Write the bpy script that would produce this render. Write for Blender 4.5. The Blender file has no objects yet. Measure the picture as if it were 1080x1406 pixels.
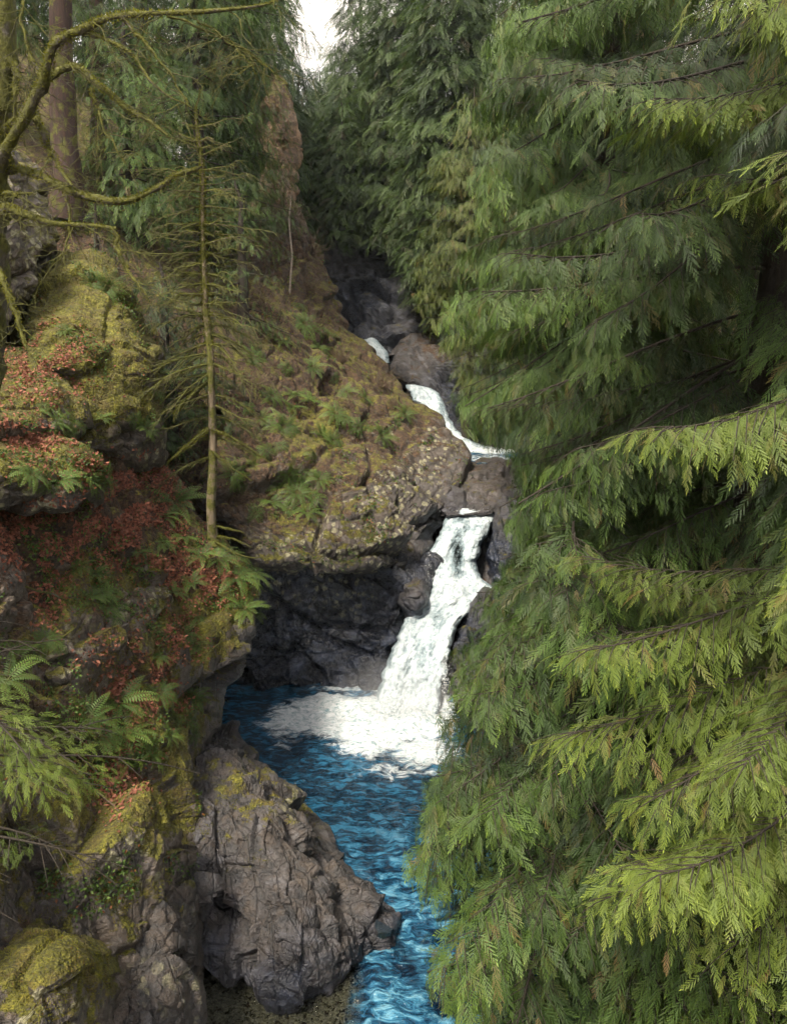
import bpy, math, random
import numpy as np
from mathutils import Vector, Matrix
from mathutils.bvhtree import BVHTree

random.seed(7)
RNG = np.random.default_rng(11)
SC = bpy.context.scene
COL = SC.collection

# ------------------------------------------------------------------ camera
CAM = np.array([0.0, 0.0, 13.0])
PITCH = math.radians(13.0)
FPX = 1080.0
cam_d = bpy.data.cameras.new('camera')
cam_d.sensor_fit = 'VERTICAL'
cam_d.sensor_height = 24.0
cam_d.lens = 24.0 * FPX / 1406.0
cam_d.clip_end = 3000
cam = bpy.data.objects.new('camera', cam_d)
cam.location = CAM
cam.rotation_euler = (math.radians(90) - PITCH, 0, 0)
COL.objects.link(cam)
SC.camera = cam
SP, CP = math.sin(PITCH), math.cos(PITCH)


def ray(px, py):
    """direction (unit Y component) of the line of sight through a photo point"""
    px = np.asarray(px, float); py = np.asarray(py, float)
    dx = (px - 540) / FPX; dy = (703 - py) / FPX
    yy = CP + dy * SP
    return np.stack([dx / yy, np.ones_like(dx * yy), (-SP + dy * CP) / yy], -1)


def at(px, py, Y):
    return CAM + ray(px, py) * np.asarray(Y, float)[..., None]


def proj(P):
    d = np.asarray(P) - CAM
    f = d[..., 1] * CP - d[..., 2] * SP
    u = d[..., 1] * SP + d[..., 2] * CP
    f = np.where(f < 0.1, 0.1, f)
    return 540 + FPX * d[..., 0] / f, 703 - FPX * u / f, f


# ------------------------------------------------------------------ noise
def _h(ix, iy, iz, seed):
    h = (ix.astype(np.int64) * 374761393 + iy.astype(np.int64) * 668265263 + iz.astype(np.int64) * 2147483647 + seed * 974634777) & 0xffffffff
    h = ((h ^ (h >> 13)) * 1274126177) & 0xffffffff
    h = ((h ^ (h >> 16)) * 2246822519) & 0xffffffff
    return (h ^ (h >> 15)) & 0xffffffff


def _r(ix, iy, iz, seed):
    return _h(ix, iy, iz, seed) / 4294967295.0


def vnoise(P, scale=1.0, seed=0):
    """smooth value noise, -1..1 ; scale = size of a feature in metres"""
    Q = np.asarray(P) / scale
    I = np.floor(Q).astype(np.int64); F = Q - I
    F = F * F * F * (F * (F * 6 - 15) + 10)
    out = 0
    for a in (0, 1):
        wa = F[..., 0] if a else 1 - F[..., 0]
        for b in (0, 1):
            wb = F[..., 1] if b else 1 - F[..., 1]
            for c in (0, 1):
                wc = F[..., 2] if c else 1 - F[..., 2]
                out = out + wa * wb * wc * _r(I[..., 0] + a, I[..., 1] + b, I[..., 2] + c, seed)
    return out * 2 - 1


def fbm(P, scale=1.0, octv=4, seed=0, gain=0.5):
    s = 0; a = 1; t = 0
    for k in range(octv):
        s = s + a * vnoise(np.asarray(P) + 17.3 * k, scale / 2 ** k, seed + k * 13)
        t += a; a *= gain
    return s / t


def facet(P, scale, seed, tilt=0.8):
    """blocky planar facets: each cell of a jittered lattice is a tilted plane"""
    Q = np.asarray(P) / scale
    I = np.floor(Q).astype(np.int64)
    best = np.full(Q.shape[:-1], 1e9); val = np.zeros(Q.shape[:-1])
    sec = np.full(Q.shape[:-1], 1e9)
    for a in (-1, 0, 1):
        for b in (-1, 0, 1):
            for c in (-1, 0, 1):
                ix, iy, iz = I[..., 0] + a, I[..., 1] + b, I[..., 2] + c
                h = _h(ix, iy, iz, seed)
                r1 = (h & 1023) / 1023.0; r2 = ((h >> 10) & 1023) / 1023.0; r3 = ((h >> 20) & 1023) / 1023.0
                dx = Q[..., 0] - (ix + r1); dy = Q[..., 1] - (iy + r2); dz = Q[..., 2] - (iz + r3)
                d = dx * dx + dy * dy + dz * dz
                g = ((r1 * 7.31 + r2 * 3.7) % 1 - .5); g2 = ((r2 * 9.17 + r3 * 5.3) % 1 - .5); g3 = ((r3 * 6.7 + r1 * 4.9) % 1 - .5)
                v = (g + g2) * .42 + tilt * 2.2 * (dx * g + dy * g2 + dz * g3)
                m = d < best
                sec = np.where(m, best, np.minimum(sec, d))
                val = np.where(m, v, val)
                best = np.where(m, d, best)
    edge = np.sqrt(sec) - np.sqrt(best)
    return val, edge


def tps(pts, vals, X):
    """thin-plate interpolation through control points"""
    pts = np.asarray(pts, float) / 300.0; X = np.asarray(X, float) / 300.0
    vals = np.asarray(vals, float)
    def U(r2):
        return 0.5 * r2 * np.log(r2 + 1e-9)
    n = len(pts)
    K = U(((pts[:, None] - pts[None]) ** 2).sum(-1)) + np.eye(n) * 2e-3
    Pm = np.concatenate([np.ones((n, 1)), pts], 1)
    A = np.zeros((n + 3, n + 3)); A[:n, :n] = K; A[:n, n:] = Pm; A[n:, :n] = Pm.T
    w = np.linalg.lstsq(A, np.concatenate([vals, np.zeros(3)]), rcond=None)[0]
    out = w[n] + X[..., 0] * w[n + 1] + X[..., 1] * w[n + 2]
    for i in range(n):
        out = out + w[i] * U((X[..., 0] - pts[i, 0]) ** 2 + (X[..., 1] - pts[i, 1]) ** 2)
    return out


def idw(pts, vals, X, p=3.0):
    pts = np.asarray(pts, float); vals = np.asarray(vals, float)
    num = 0; den = 0
    for i in range(len(pts)):
        w = 1.0 / (((X[..., 0] - pts[i, 0]) ** 2 + (X[..., 1] - pts[i, 1]) ** 2) + 60.0) ** (p / 2)
        num = num + w[..., None] * vals[i]; den = den + w
    return num / den[..., None]


# ------------------------------------------------------------------ object helpers
def link(name, me, parent=None):
    o = bpy.data.objects.new(name, me)
    COL.objects.link(o)
    if parent is not None:
        o.parent = parent
    return o


def tag(o, label=None, cat=None, group=None, kind=None):
    if label: o['label'] = label
    if cat: o['category'] = cat
    if group: o['group'] = group
    if kind: o['kind'] = kind
    return o


def root(name, loc, label, cat, group=None):
    o = bpy.data.objects.new(name, None)
    o.empty_display_size = 0.3
    o.location = Vector([float(v) for v in loc])
    COL.objects.link(o)
    return tag(o, label, cat, group)


def mesh_np(name, V, F, mat, cols=None, smooth=False, origin=None):
    """mesh from arrays: V (n,3), F (m,3|4); cols: dict attr -> (n,4)"""
    me = bpy.data.meshes.new(name)
    V = np.asarray(V, np.float32); F = np.asarray(F, np.int32)
    if origin is not None:
        V = V - np.asarray(origin, np.float32)
    k = F.shape[1]
    me.vertices.add(len(V)); me.vertices.foreach_set('co', V.ravel())
    me.loops.add(F.size); me.loops.foreach_set('vertex_index', F.ravel())
    me.polygons.add(len(F)); me.polygons.foreach_set('loop_start', np.arange(0, F.size, k, dtype=np.int32))
    me.polygons.foreach_set('use_smooth', np.full(len(F), bool(smooth)))
    me.update(calc_edges=True)
    if cols:
        for n, c in cols.items():
            a = me.attributes.new(n, 'FLOAT_COLOR', 'POINT')
            a.data.foreach_set('color', np.asarray(c, np.float32).ravel())
    me.materials.append(mat)
    return me


def tubes(paths, sides=6):
    """paths: list of (pts (n,3), radii (n,)) -> V, F (quads), with a closed tip"""
    VV = []; FF = []; off = 0
    for pts, rad in paths:
        pts = np.asarray(pts, float); rad = np.asarray(rad, float)
        n = len(pts)
        T = np.gradient(pts, axis=0); T /= np.linalg.norm(T, axis=1)[:, None] + 1e-9
        ref = np.array([0.31, 0.17, 0.93]) if abs(T[:, 2]).mean() < .8 else np.array([0.9, 0.3, 0.1])
        A = np.cross(T, ref); A /= np.linalg.norm(A, axis=1)[:, None] + 1e-9
        B = np.cross(T, A)
        th = np.linspace(0, 2 * math.pi, sides, endpoint=False)
        ring = pts[:, None] + rad[:, None, None] * (A[:, None] * np.cos(th)[None, :, None] + B[:, None] * np.sin(th)[None, :, None])
        VV.append(ring.reshape(-1, 3))
        i = np.arange(n - 1)[:, None] * sides; j = np.arange(sides)[None]; j2 = (j + 1) % sides
        FF.append((np.stack([i + j, i + j2, i + sides + j2, i + sides + j], -1).reshape(-1, 4)) + off)
        off += n * sides
    return np.concatenate(VV), np.concatenate(FF)


def smooth_path(pts, n=24):
    """Catmull-Rom through points (any columns)"""
    P = np.asarray(pts, float)
    P = np.concatenate([[2 * P[0] - P[1]], P, [2 * P[-1] - P[-2]]])
    m = len(P) - 3
    out = []
    for t in np.linspace(0, m - 1e-6, n):
        k = int(t); f = t - k
        a, b, c, d = P[k], P[k + 1], P[k + 2], P[k + 3]
        out.append(0.5 * ((2 * b) + (c - a) * f + (2 * a - 5 * b + 4 * c - d) * f * f + (3 * b - 3 * c + d - a) * f ** 3))
    return np.array(out)


# ------------------------------------------------------------------ materials
def newmat(name):
    m = bpy.data.materials.new(name); m.use_nodes = True
    nt = m.node_tree; nt.nodes.clear()
    out = nt.nodes.new('ShaderNodeOutputMaterial')
    return m, nt, out


class N:
    def __init__(self, nt): self.nt = nt
    def n(self, typ, **kw):
        nd = self.nt.nodes.new(typ)
        for k, v in kw.items():
            if k.startswith('i_'):
                key = k[2:]
                key = int(key) if key.isdigit() else key.replace('_', ' ')
                s = nd.inputs[key]
                if hasattr(v, 'is_output') or isinstance(v, bpy.types.NodeSocket): self.nt.links.new(v, s)
                else: s.default_value = v
            else: setattr(nd, k, v)
        return nd
    def noise(self, vec, scale, detail=4, rough=.55, dist=0.0):
        return self.n('ShaderNodeTexNoise', i_Vector=vec, i_Scale=scale, i_Detail=detail, i_Roughness=rough, i_Distortion=dist).outputs[0]
    def vor(self, vec, scale, feature='F1', out='Distance', rnd=1.0):
        return self.n('ShaderNodeTexVoronoi', feature=feature, i_Vector=vec, i_Scale=scale, i_Randomness=rnd).outputs[out]
    def ramp(self, fac, stops):
        r = self.n('ShaderNodeValToRGB', i_0=fac)
        e = r.color_ramp.elements
        while len(e) < len(stops): e.new(0.5)
        for el, (p, c) in zip(e, stops):
            el.position = p
            el.color = (c, c, c, 1) if isinstance(c, (int, float)) else (*c, 1)
        return r.outputs[0]
    def mix(self, fac, a, b, mode='MIX'):
        m = self.n('ShaderNodeMix', data_type='RGBA', blend_type=mode)
        for s, v in ((m.inputs[0], fac), (m.inputs[6], a), (m.inputs[7], b)):
            if isinstance(v, bpy.types.NodeSocket): self.nt.links.new(v, s)
            elif isinstance(v, (int, float)): s.default_value = v if s.type == 'VALUE' else (v, v, v, 1)
            else: s.default_value = (*v, 1)
        return m.outputs[2]
    def math(self, op, a, b=0.0, c=None, clamp=False):
        m = self.n('ShaderNodeMath', operation=op, use_clamp=clamp)
        vals = [a, b] + ([c] if c is not None else [])
        for i, v in enumerate(vals):
            if isinstance(v, bpy.types.NodeSocket): self.nt.links.new(v, m.inputs[i])
            else: m.inputs[i].default_value = v
        return m.outputs[0]
    def mapping(self, vec, scale=(1, 1, 1), rot=(0, 0, 0)):
        return self.n('ShaderNodeMapping', i_Vector=vec, i_Scale=scale, i_Rotation=rot).outputs[0]
    def bump(self, h, strength=.5, dist=.05, normal=None):
        b = self.n('ShaderNodeBump', i_Height=h, i_Strength=strength, i_Distance=dist)
        if normal is not None: self.nt.links.new(normal, b.inputs['Normal'])
        return b.outputs[0]


def rock_material(name='rock', tone=(0.088, 0.077, 0.069)):
    """attribute mask: r moss, g litter/earth, b wet dark, a lichen"""
    m, nt, out = newmat(name); q = N(nt)
    geo = q.n('ShaderNodeNewGeometry'); pos = geo.outputs['Position']
    att = q.n('ShaderNodeAttribute', attribute_name='mask')
    sep = q.n('ShaderNodeSeparateColor', i_0=att.outputs['Color'])
    moss, lit, wet = sep.outputs[0], sep.outputs[1], sep.outputs[2]
    lich = att.outputs['Alpha']
    nz = q.n('ShaderNodeSeparateXYZ', i_0=geo.outputs['Normal']).outputs[2]
    strat = q.mapping(pos, (1.0, 1.0, 2.0), (0.5, 0.35, 0))
    n1 = q.noise(strat, 1.7, 6, .66, .15)
    nA = q.n('ShaderNodeTexNoise', i_Vector=pos, i_Scale=2.3, i_Detail=6, i_Roughness=.68)
    sA = q.n('ShaderNodeSeparateColor', i_0=nA.outputs['Color'])
    nB = q.n('ShaderNodeTexNoise', i_Vector=pos, i_Scale=9, i_Detail=3, i_Roughness=.65)
    n2 = nB.outputs[0]
    n3 = q.noise(pos, 40, 2, .6)
    crk = q.mapping(pos, (1.5, 1.5, .5), (.45, .55, 0))
    crack = q.vor(q.mix(0.12, crk, nA.outputs['Color']), 1.2, 'DISTANCE_TO_EDGE')
    crackm = q.ramp(crack, [(0.0, 1.0), (0.03, 0.0)])
    t = tone
    c = q.ramp(n1, [(0.32, tuple(v * .25 for v in t)), (0.45, tuple(v * .7 for v in t)), (0.54, (t[0] * 1.3, t[1] * 1.12, t[2] * .95)), (0.68, tuple(v * 2.3 for v in t))])
    c = q.mix(q.ramp(n2, [(0.42, 0.0), (0.68, 0.6)]), c, tuple(v * 1.8 for v in (t[0], t[1] * .97, t[2] * .9)), 'MIX')
    c = q.mix(q.ramp(sA.outputs[2], [(0.47, 0.0), (0.6, 0.6)]), c, (0.085, 0.06, 0.04))
    c = q.mix(q.ramp(n3, [(0.32, 0.5), (0.55, 0.0)]), c, (0.03, 0.028, 0.027))
    crack2 = q.ramp(q.vor(q.mix(0.05, crk, nB.outputs['Color']), 3.8, 'DISTANCE_TO_EDGE'), [(0.0, 1.0), (0.05, 0.0)])
    crackm = q.math('MAXIMUM', crackm, q.math('MULTIPLY', crack2, q.ramp(sA.outputs[0], [(.45, 0.0), (.6, .8)])))
    c = q.mix(q.math('MULTIPLY', crackm, 0.6), c, (0.012, 0.011, 0.01))
    cw = q.ramp(n1, [(0.32, (0.004, 0.005, 0.009)), (0.48, (0.011, 0.014, 0.023)), (0.60, (0.030, 0.038, 0.062)), (0.75, (0.09, 0.105, 0.15))])
    cw = q.mix(q.ramp(n3, [(0.3, 0.4), (0.6, 0.0)]), cw, (0.008, 0.008, 0.01))
    c = q.mix(wet, c, cw)
    vd = q.vor(q.mix(0.12, pos, nB.outputs['Color']), 4.2)
    lm = q.math('MULTIPLY', q.ramp(vd, [(0.34, 1.0), (0.42, 0.0)]), q.ramp(q.math('ADD', lich, sA.outputs[0]), [(0.70, 0.0), (0.88, 1.0)]))
    lm = q.math('MULTIPLY', lm, q.ramp(lich, [(0.05, 0.0), (0.35, 1.0)]))
    c = q.mix(q.math('MULTIPLY', lm, .8), c, q.ramp(n2, [(0.35, (0.15, 0.14, 0.08)), (0.6, (0.34, 0.32, 0.20))]))
    # earth + litter
    dirt = q.ramp(n2, [(0.33, (0.016, 0.010, 0.006)), (0.5, (0.050, 0.029, 0.016)), (0.68, (0.10, 0.056, 0.029))])
    vf = q.n('ShaderNodeTexVoronoi', i_Vector=pos, i_Scale=17)
    fl = q.n('ShaderNodeSeparateColor', i_0=vf.outputs['Color'])
    leafc = q.mix(fl.outputs[0], (0.085, 0.030, 0.020), (0.26, 0.11, 0.075))
    dirt = q.mix(q.ramp(q.math('ADD', fl.outputs[1], sA.outputs[1]), [(1.03, 0.0), (1.1, .8)]), dirt, leafc)
    lf = q.math('ADD', lit, q.math('MULTIPLY', q.math('SUBTRACT', sA.outputs[1], .5), 1.5))
    lf = q.math('ADD', lf, q.math('MULTIPLY', q.math('SUBTRACT', nz, .45), .35))
    lf = q.ramp(lf, [(0.33, 0.0), (0.48, 1.0)])
    c = q.mix(lf, c, dirt)
    # moss
    mcol = q.ramp(q.math('ADD', q.math('MULTIPLY', n2, .6), q.math('MULTIPLY', sA.outputs[2], .4)), [(0.34, (0.022, 0.022, 0.005)), (0.45, (0.075, 0.070, 0.009)), (0.54, (0.128, 0.122, 0.013)), (0.66, (0.23, 0.205, 0.024))])
    mcol = q.mix(q.ramp(sA.outputs[1], [(0.45, 0.0), (0.62, .6)]), mcol, (0.085, 0.052, 0.016))
    mcol = q.mix(q.ramp(n3, [(0.38, .65), (0.55, 0.0)]), mcol, (0.02, 0.022, 0.005))
    mf = q.math('ADD', moss, q.math('MULTIPLY', q.math('SUBTRACT', sA.outputs[0], .5), 1.8))
    mf = q.math('ADD', mf, q.math('MULTIPLY', q.math('SUBTRACT', nz, .35), .5))
    mf = q.ramp(mf, [(0.40, 0.0), (0.52, 1.0)])
    c = q.mix(mf, c, mcol)
    soft = q.math('MAXIMUM', mf, lf)
    rough = q.mix(wet, 0.75, q.ramp(n2, [(0.35, 0.16), (0.7, 0.42)]))
    rough = q.mix(soft, rough, 0.92)
    hgt = q.math('ADD', n1, q.math('MULTIPLY', n2, .4))
    hgt = q.math('SUBTRACT', q.math('ADD', hgt, q.math('MULTIPLY', n3, .2)), q.math('MULTIPLY', crackm, .22))
    hgt = q.math('ADD', hgt, q.math('MULTIPLY', q.math('MULTIPLY', vf.outputs['Distance'], soft), .35))
    b2 = q.bump(hgt, .8, .15)
    p = q.n('ShaderNodeBsdfPrincipled', i_Base_Color=c, i_Roughness=rough, i_Normal=b2)
    nt.links.new(p.outputs[0], out.inputs[0])
    return m


def leaf_material(name, dark, mid, tipc, trans=.28, dead=(0.10, 0.055, 0.02), rough=.55):
    """attribute col: r tint, g tip, b random, a dead"""
    m, nt, out = newmat(name); q = N(nt)
    att = q.n('ShaderNodeAttribute', attribute_name='col')
    sep = q.n('ShaderNodeSeparateColor', i_0=att.outputs['Color'])
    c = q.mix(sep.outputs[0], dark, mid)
    c = q.mix(q.math('MULTIPLY', sep.outputs[1], sep.outputs[0], clamp=True), c, tipc)
    c = q.mix(q.math('MULTIPLY', q.math('SUBTRACT', sep.outputs[2], .8, clamp=True), 1.8), c, dead)
    c = q.mix(att.outputs['Alpha'], c, dead)
    p = q.n('ShaderNodeBsdfPrincipled', i_Base_Color=c, i_Roughness=rough)
    p.inputs['Specular IOR Level'].default_value = .3
    t = q.n('ShaderNodeBsdfTranslucent', i_Color=q.mix(.5, c, q.mix(1.0, c, (1.3, 1.5, .6), 'MULTIPLY')))
    mx = q.n('ShaderNodeMixShader', i_0=trans)
    nt.links.new(p.outputs[0], mx.inputs[1]); nt.links.new(t.outputs[0], mx.inputs[2])
    nt.links.new(mx.outputs[0], out.inputs[0])
    return m


def bark_material(name, c1, c2, moss=0.0, mcol=(0.10, 0.10, 0.013), scale=(14, 14, 2)):
    m, nt, out = newmat(name); q = N(nt)
    geo = q.n('ShaderNodeNewGeometry'); pos = geo.outputs['Position']
    s = q.mapping(pos, scale)
    n1 = q.noise(s, 1.0, 6, .65, .4)
    c = q.ramp(n1, [(0.3, c1), (0.65, c2)])
    if moss > 0:
        mc = q.ramp(q.noise(pos, 14, 4), [(0.3, tuple(v * .35 for v in mcol)), (0.65, mcol)])
        nz = q.n('ShaderNodeSeparateXYZ', i_0=geo.outputs['Normal']).outputs[2]
        f = q.math('ADD', q.noise(pos, 2.5, 5, .65), q.math('MULTIPLY', nz, .16))
        f = q.ramp(f, [(0.62 - moss * .35, 0.0), (0.70 - moss * .35, 1.0)])
        c = q.mix(f, c, mc)
    p = q.n('ShaderNodeBsdfPrincipled', i_Base_Color=c, i_Roughness=.9, i_Normal=q.bump(q.math('ADD', n1, q.noise(pos, 40, 3)), .7, .04))
    nt.links.new(p.outputs[0], out.inputs[0])
    return m


def water_material():
    """attribute wm: r foam, g shallow, b painted sky reflection"""
    m, nt, out = newmat('pool_water'); q = N(nt)
    pos = q.n('ShaderNodeNewGeometry').outputs['Position']
    att = q.n('ShaderNodeAttribute', attribute_name='wm')
    sep = q.n('ShaderNodeSeparateColor', i_0=att.outputs['Color'])
    st = q.mapping(pos, (1.0, 2.3, 1.0), (0, 0, 0.25))
    n1 = q.noise(st, 1.9, 5, .62, 1.1); n2 = q.noise(st, 6, 4, .6, .7)
    n1 = q.math('ADD', q.math('MULTIPLY', n1, .72), q.math('MULTIPLY', q.noise(st, .55, 3, .5, .6), .28))
    base = q.ramp(n1, [(0.41, (0.001, 0.006, 0.014)), (0.49, (0.004, 0.026, 0.055)), (0.58, (0.022, 0.115, 0.21))])
    base = q.mix(q.ramp(n2, [(0.52, 0.0), (0.68, .5)]), base, (0.02, 0.12, 0.22))
    base = q.mix(sep.outputs[2], base, q.ramp(n1, [(0.42, (0.003, 0.014, 0.034)), (0.49, (0.014, 0.075, 0.15)), (0.545, (0.05, 0.19, 0.31)), (0.60, (0.16, 0.36, 0.48))]))  # pale sky reflections painted into the water's base colour
    bump = q.bump(q.math('ADD', n1, q.math('MULTIPLY', n2, .45)), 1.0, .22)
    p = q.n('ShaderNodeBsdfPrincipled', i_Base_Color=base, i_Roughness=.07, i_Normal=bump)
    p.inputs['IOR'].default_value = 1.33
    # shallow clear water
    tr = q.n('ShaderNodeBsdfTransparent', i_Color=(.62, .66, .60, 1))
    gl = q.n('ShaderNodeBsdfGlossy', i_Roughness=.06, i_Normal=bump)
    fr = q.n('ShaderNodeFresnel', i_IOR=1.33, i_Normal=bump)
    sh = q.n('ShaderNodeMixShader', i_0=fr.outputs[0])
    nt.links.new(tr.outputs[0], sh.inputs[1]); nt.links.new(gl.outputs[0], sh.inputs[2])
    m1 = q.n('ShaderNodeMixShader', i_0=sep.outputs[1])
    nt.links.new(p.outputs[0], m1.inputs[1]); nt.links.new(sh.outputs[0], m1.inputs[2])
    # foam
    fst = q.mapping(pos, (1.0, 1.6, 1.0), (0, 0, 0.2))
    fn = q.noise(fst, 1.7, 9, .68, 1.2)
    f = q.math('ADD', sep.outputs[0], q.math('MULTIPLY', q.math('SUBTRACT', fn, .5), 1.5))
    ff = q.ramp(f, [(0.34, 0.0), (0.46, .22), (0.58, .75), (0.74, 1.0)])
    fc = q.ramp(q.noise(fst, 5, 6, .65, .8), [(0.36, (0.26, 0.38, 0.42)), (0.45, (0.54, 0.62, 0.65)), (0.57, (0.82, 0.85, 0.88))])
    fb = q.n('ShaderNodeBsdfPrincipled', i_Base_Color=fc, i_Roughness=.6, i_Normal=q.bump(q.noise(fst, 4, 8, .72, 1.2), .9, .22))
    m2 = q.n('ShaderNodeMixShader', i_0=ff)
    nt.links.new(m1.outputs[0], m2.inputs[1]); nt.links.new(fb.outputs[0], m2.inputs[2])
    nt.links.new(m2.outputs[0], out.inputs[0])
    return m


def fall_material():
    """attribute wm: r flow-across, g flow-along (metres), b thinness"""
    m, nt, out = newmat('white_water'); q = N(nt)
    att = q.n('ShaderNodeAttribute', attribute_name='wm')
    sep = q.n('ShaderNodeSeparateColor', i_0=att.outputs['Color'])
    pos = q.n('ShaderNodeNewGeometry').outputs['Position']
    uv = q.n('ShaderNodeCombineXYZ', i_0=sep.outputs[0], i_1=q.math('MULTIPLY', sep.outputs[1], .34), i_2=0.0).outputs[0]
    n1 = q.noise(uv, 2.8, 8, .7, .8); n2 = q.noise(uv, 10, 5, .68, .8); n3 = q.noise(pos, 5, 8, .72, .8)
    s = q.math('ADD', q.math('MULTIPLY', n1, .55), q.math('MULTIPLY', n2, .45))
    s2 = q.math('SUBTRACT', q.math('ADD', q.math('MULTIPLY', s, .55), q.math('MULTIPLY', n3, .45)), q.math('MULTIPLY', sep.outputs[2], .22))
    c = q.ramp(s2, [(0.33, (0.05, 0.075, 0.085)), (0.42, (0.20, 0.26, 0.29)), (0.50, (0.40, 0.46, 0.49)), (0.64, (0.66, 0.69, 0.72))])
    p = q.n('ShaderNodeBsdfPrincipled', i_Base_Color=c, i_Roughness=.45, i_Normal=q.bump(q.math('ADD', s, q.math('MULTIPLY', n3, .7)), .7, .12))
    tr = q.n('ShaderNodeBsdfTransparent')
    al = q.ramp(q.math('SUBTRACT', s2, q.math('MULTIPLY', sep.outputs[2], .12)), [(0.16, 0.0), (0.27, 1.0)])
    mx = q.n('ShaderNodeMixShader', i_0=al)
    nt.links.new(tr.outputs[0], mx.inputs[1]); nt.links.new(p.outputs[0], mx.inputs[2])
    nt.links.new(mx.outputs[0], out.inputs[0])
    return m


def plain(name, col, rough=.7, var=.3, scale=20):
    m, nt, out = newmat(name); q = N(nt)
    pos = q.n('ShaderNodeNewGeometry').outputs['Position']
    c = q.ramp(q.noise(pos, scale, 3), [(0.3, tuple(v * (1 - var) for v in col)), (0.7, tuple(min(1, v * (1 + var)) for v in col))])
    p = q.n('ShaderNodeBsdfPrincipled', i_Base_Color=c, i_Roughness=rough)
    nt.links.new(p.outputs[0], out.inputs[0])
    return m


M_ROCK = rock_material('grey_rock')
M_DARK = rock_material('dark_rock', (0.08, 0.076, 0.076))
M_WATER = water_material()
M_FALL = fall_material()
M_CEDAR = leaf_material('cedar_leaf', (0.013, 0.027, 0.011), (0.063, 0.112, 0.024), (0.22, 0.325, 0.043), dead=(0.13, 0.095, 0.035))
M_CEDAR_Y = leaf_material('young_cedar_leaf', (0.030, 0.050, 0.014), (0.108, 0.155, 0.027), (0.31, 0.38, 0.048), dead=(0.16, 0.10, 0.04))
M_FIR = leaf_material('fir_needles', (0.014, 0.030, 0.012), (0.062, 0.100, 0.030), (0.16, 0.22, 0.055), dead=(0.07, 0.055, 0.03))
M_OLIVE = leaf_material('olive_needles', (0.028, 0.038, 0.012), (0.095, 0.118, 0.028), (0.20, 0.24, 0.05), dead=(0.14, 0.09, 0.04))
M_FERN = leaf_material('fern_leaf', (0.022, 0.045, 0.012), (0.075, 0.13, 0.026), (0.17, 0.25, 0.05), dead=(0.22, 0.07, 0.035))
M_MOSSB = leaf_material('moss_fuzz', (0.05, 0.055, 0.008), (0.15, 0.145, 0.014), (0.27, 0.245, 0.025), trans=.35, dead=(0.12, 0.07, 0.02), rough=.9)
M_LITTER = leaf_material('fallen_leaf', (0.10, 0.035, 0.022), (0.26, 0.095, 0.06), (0.36, 0.17, 0.11), trans=.1, dead=(0.2, 0.12, 0.05), rough=.8)
M_BARK = bark_material('cedar_bark', (0.012, 0.009, 0.006), (0.036, 0.027, 0.018))
M_REDBARK = bark_material('red_bark', (0.015, 0.009, 0.007), (0.055, 0.027, 0.019), .3)
M_MOSSBARK = bark_material('mossy_bark', (0.04, 0.034, 0.026), (0.11, 0.095, 0.07), .72, scale=(20, 20, 8))
M_DEADBARK = bark_material('pale_dead_bark', (0.07, 0.052, 0.035), (0.22, 0.17, 0.11), .42)
M_DEADTWIG = bark_material('mossy_dead_twig', (0.05, 0.04, 0.025), (0.12, 0.095, 0.06), .55, (0.10, 0.105, 0.018))
M_TWIG = bark_material('bare_twig', (0.05, 0.032, 0.022), (0.15, 0.10, 0.065))

# ------------------------------------------------------------------ rock masses
BV = []          # (BVHTree, name)


def hit(px, py, only=None):
    d = Vector(ray(px, py).tolist()).normalized(); o = Vector(CAM.tolist())
    best = None
    for bv, nm in BV:
        if only and nm not in only: continue
        r = bv.ray_cast(o, d)
        if r[0] is not None and (best is None or r[3] < best[2]):
            n = r[1] if r[1].dot(d) < 0 else -r[1]
            best = (np.array(r[0]), np.array(n), r[3], nm)
    return best


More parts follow.
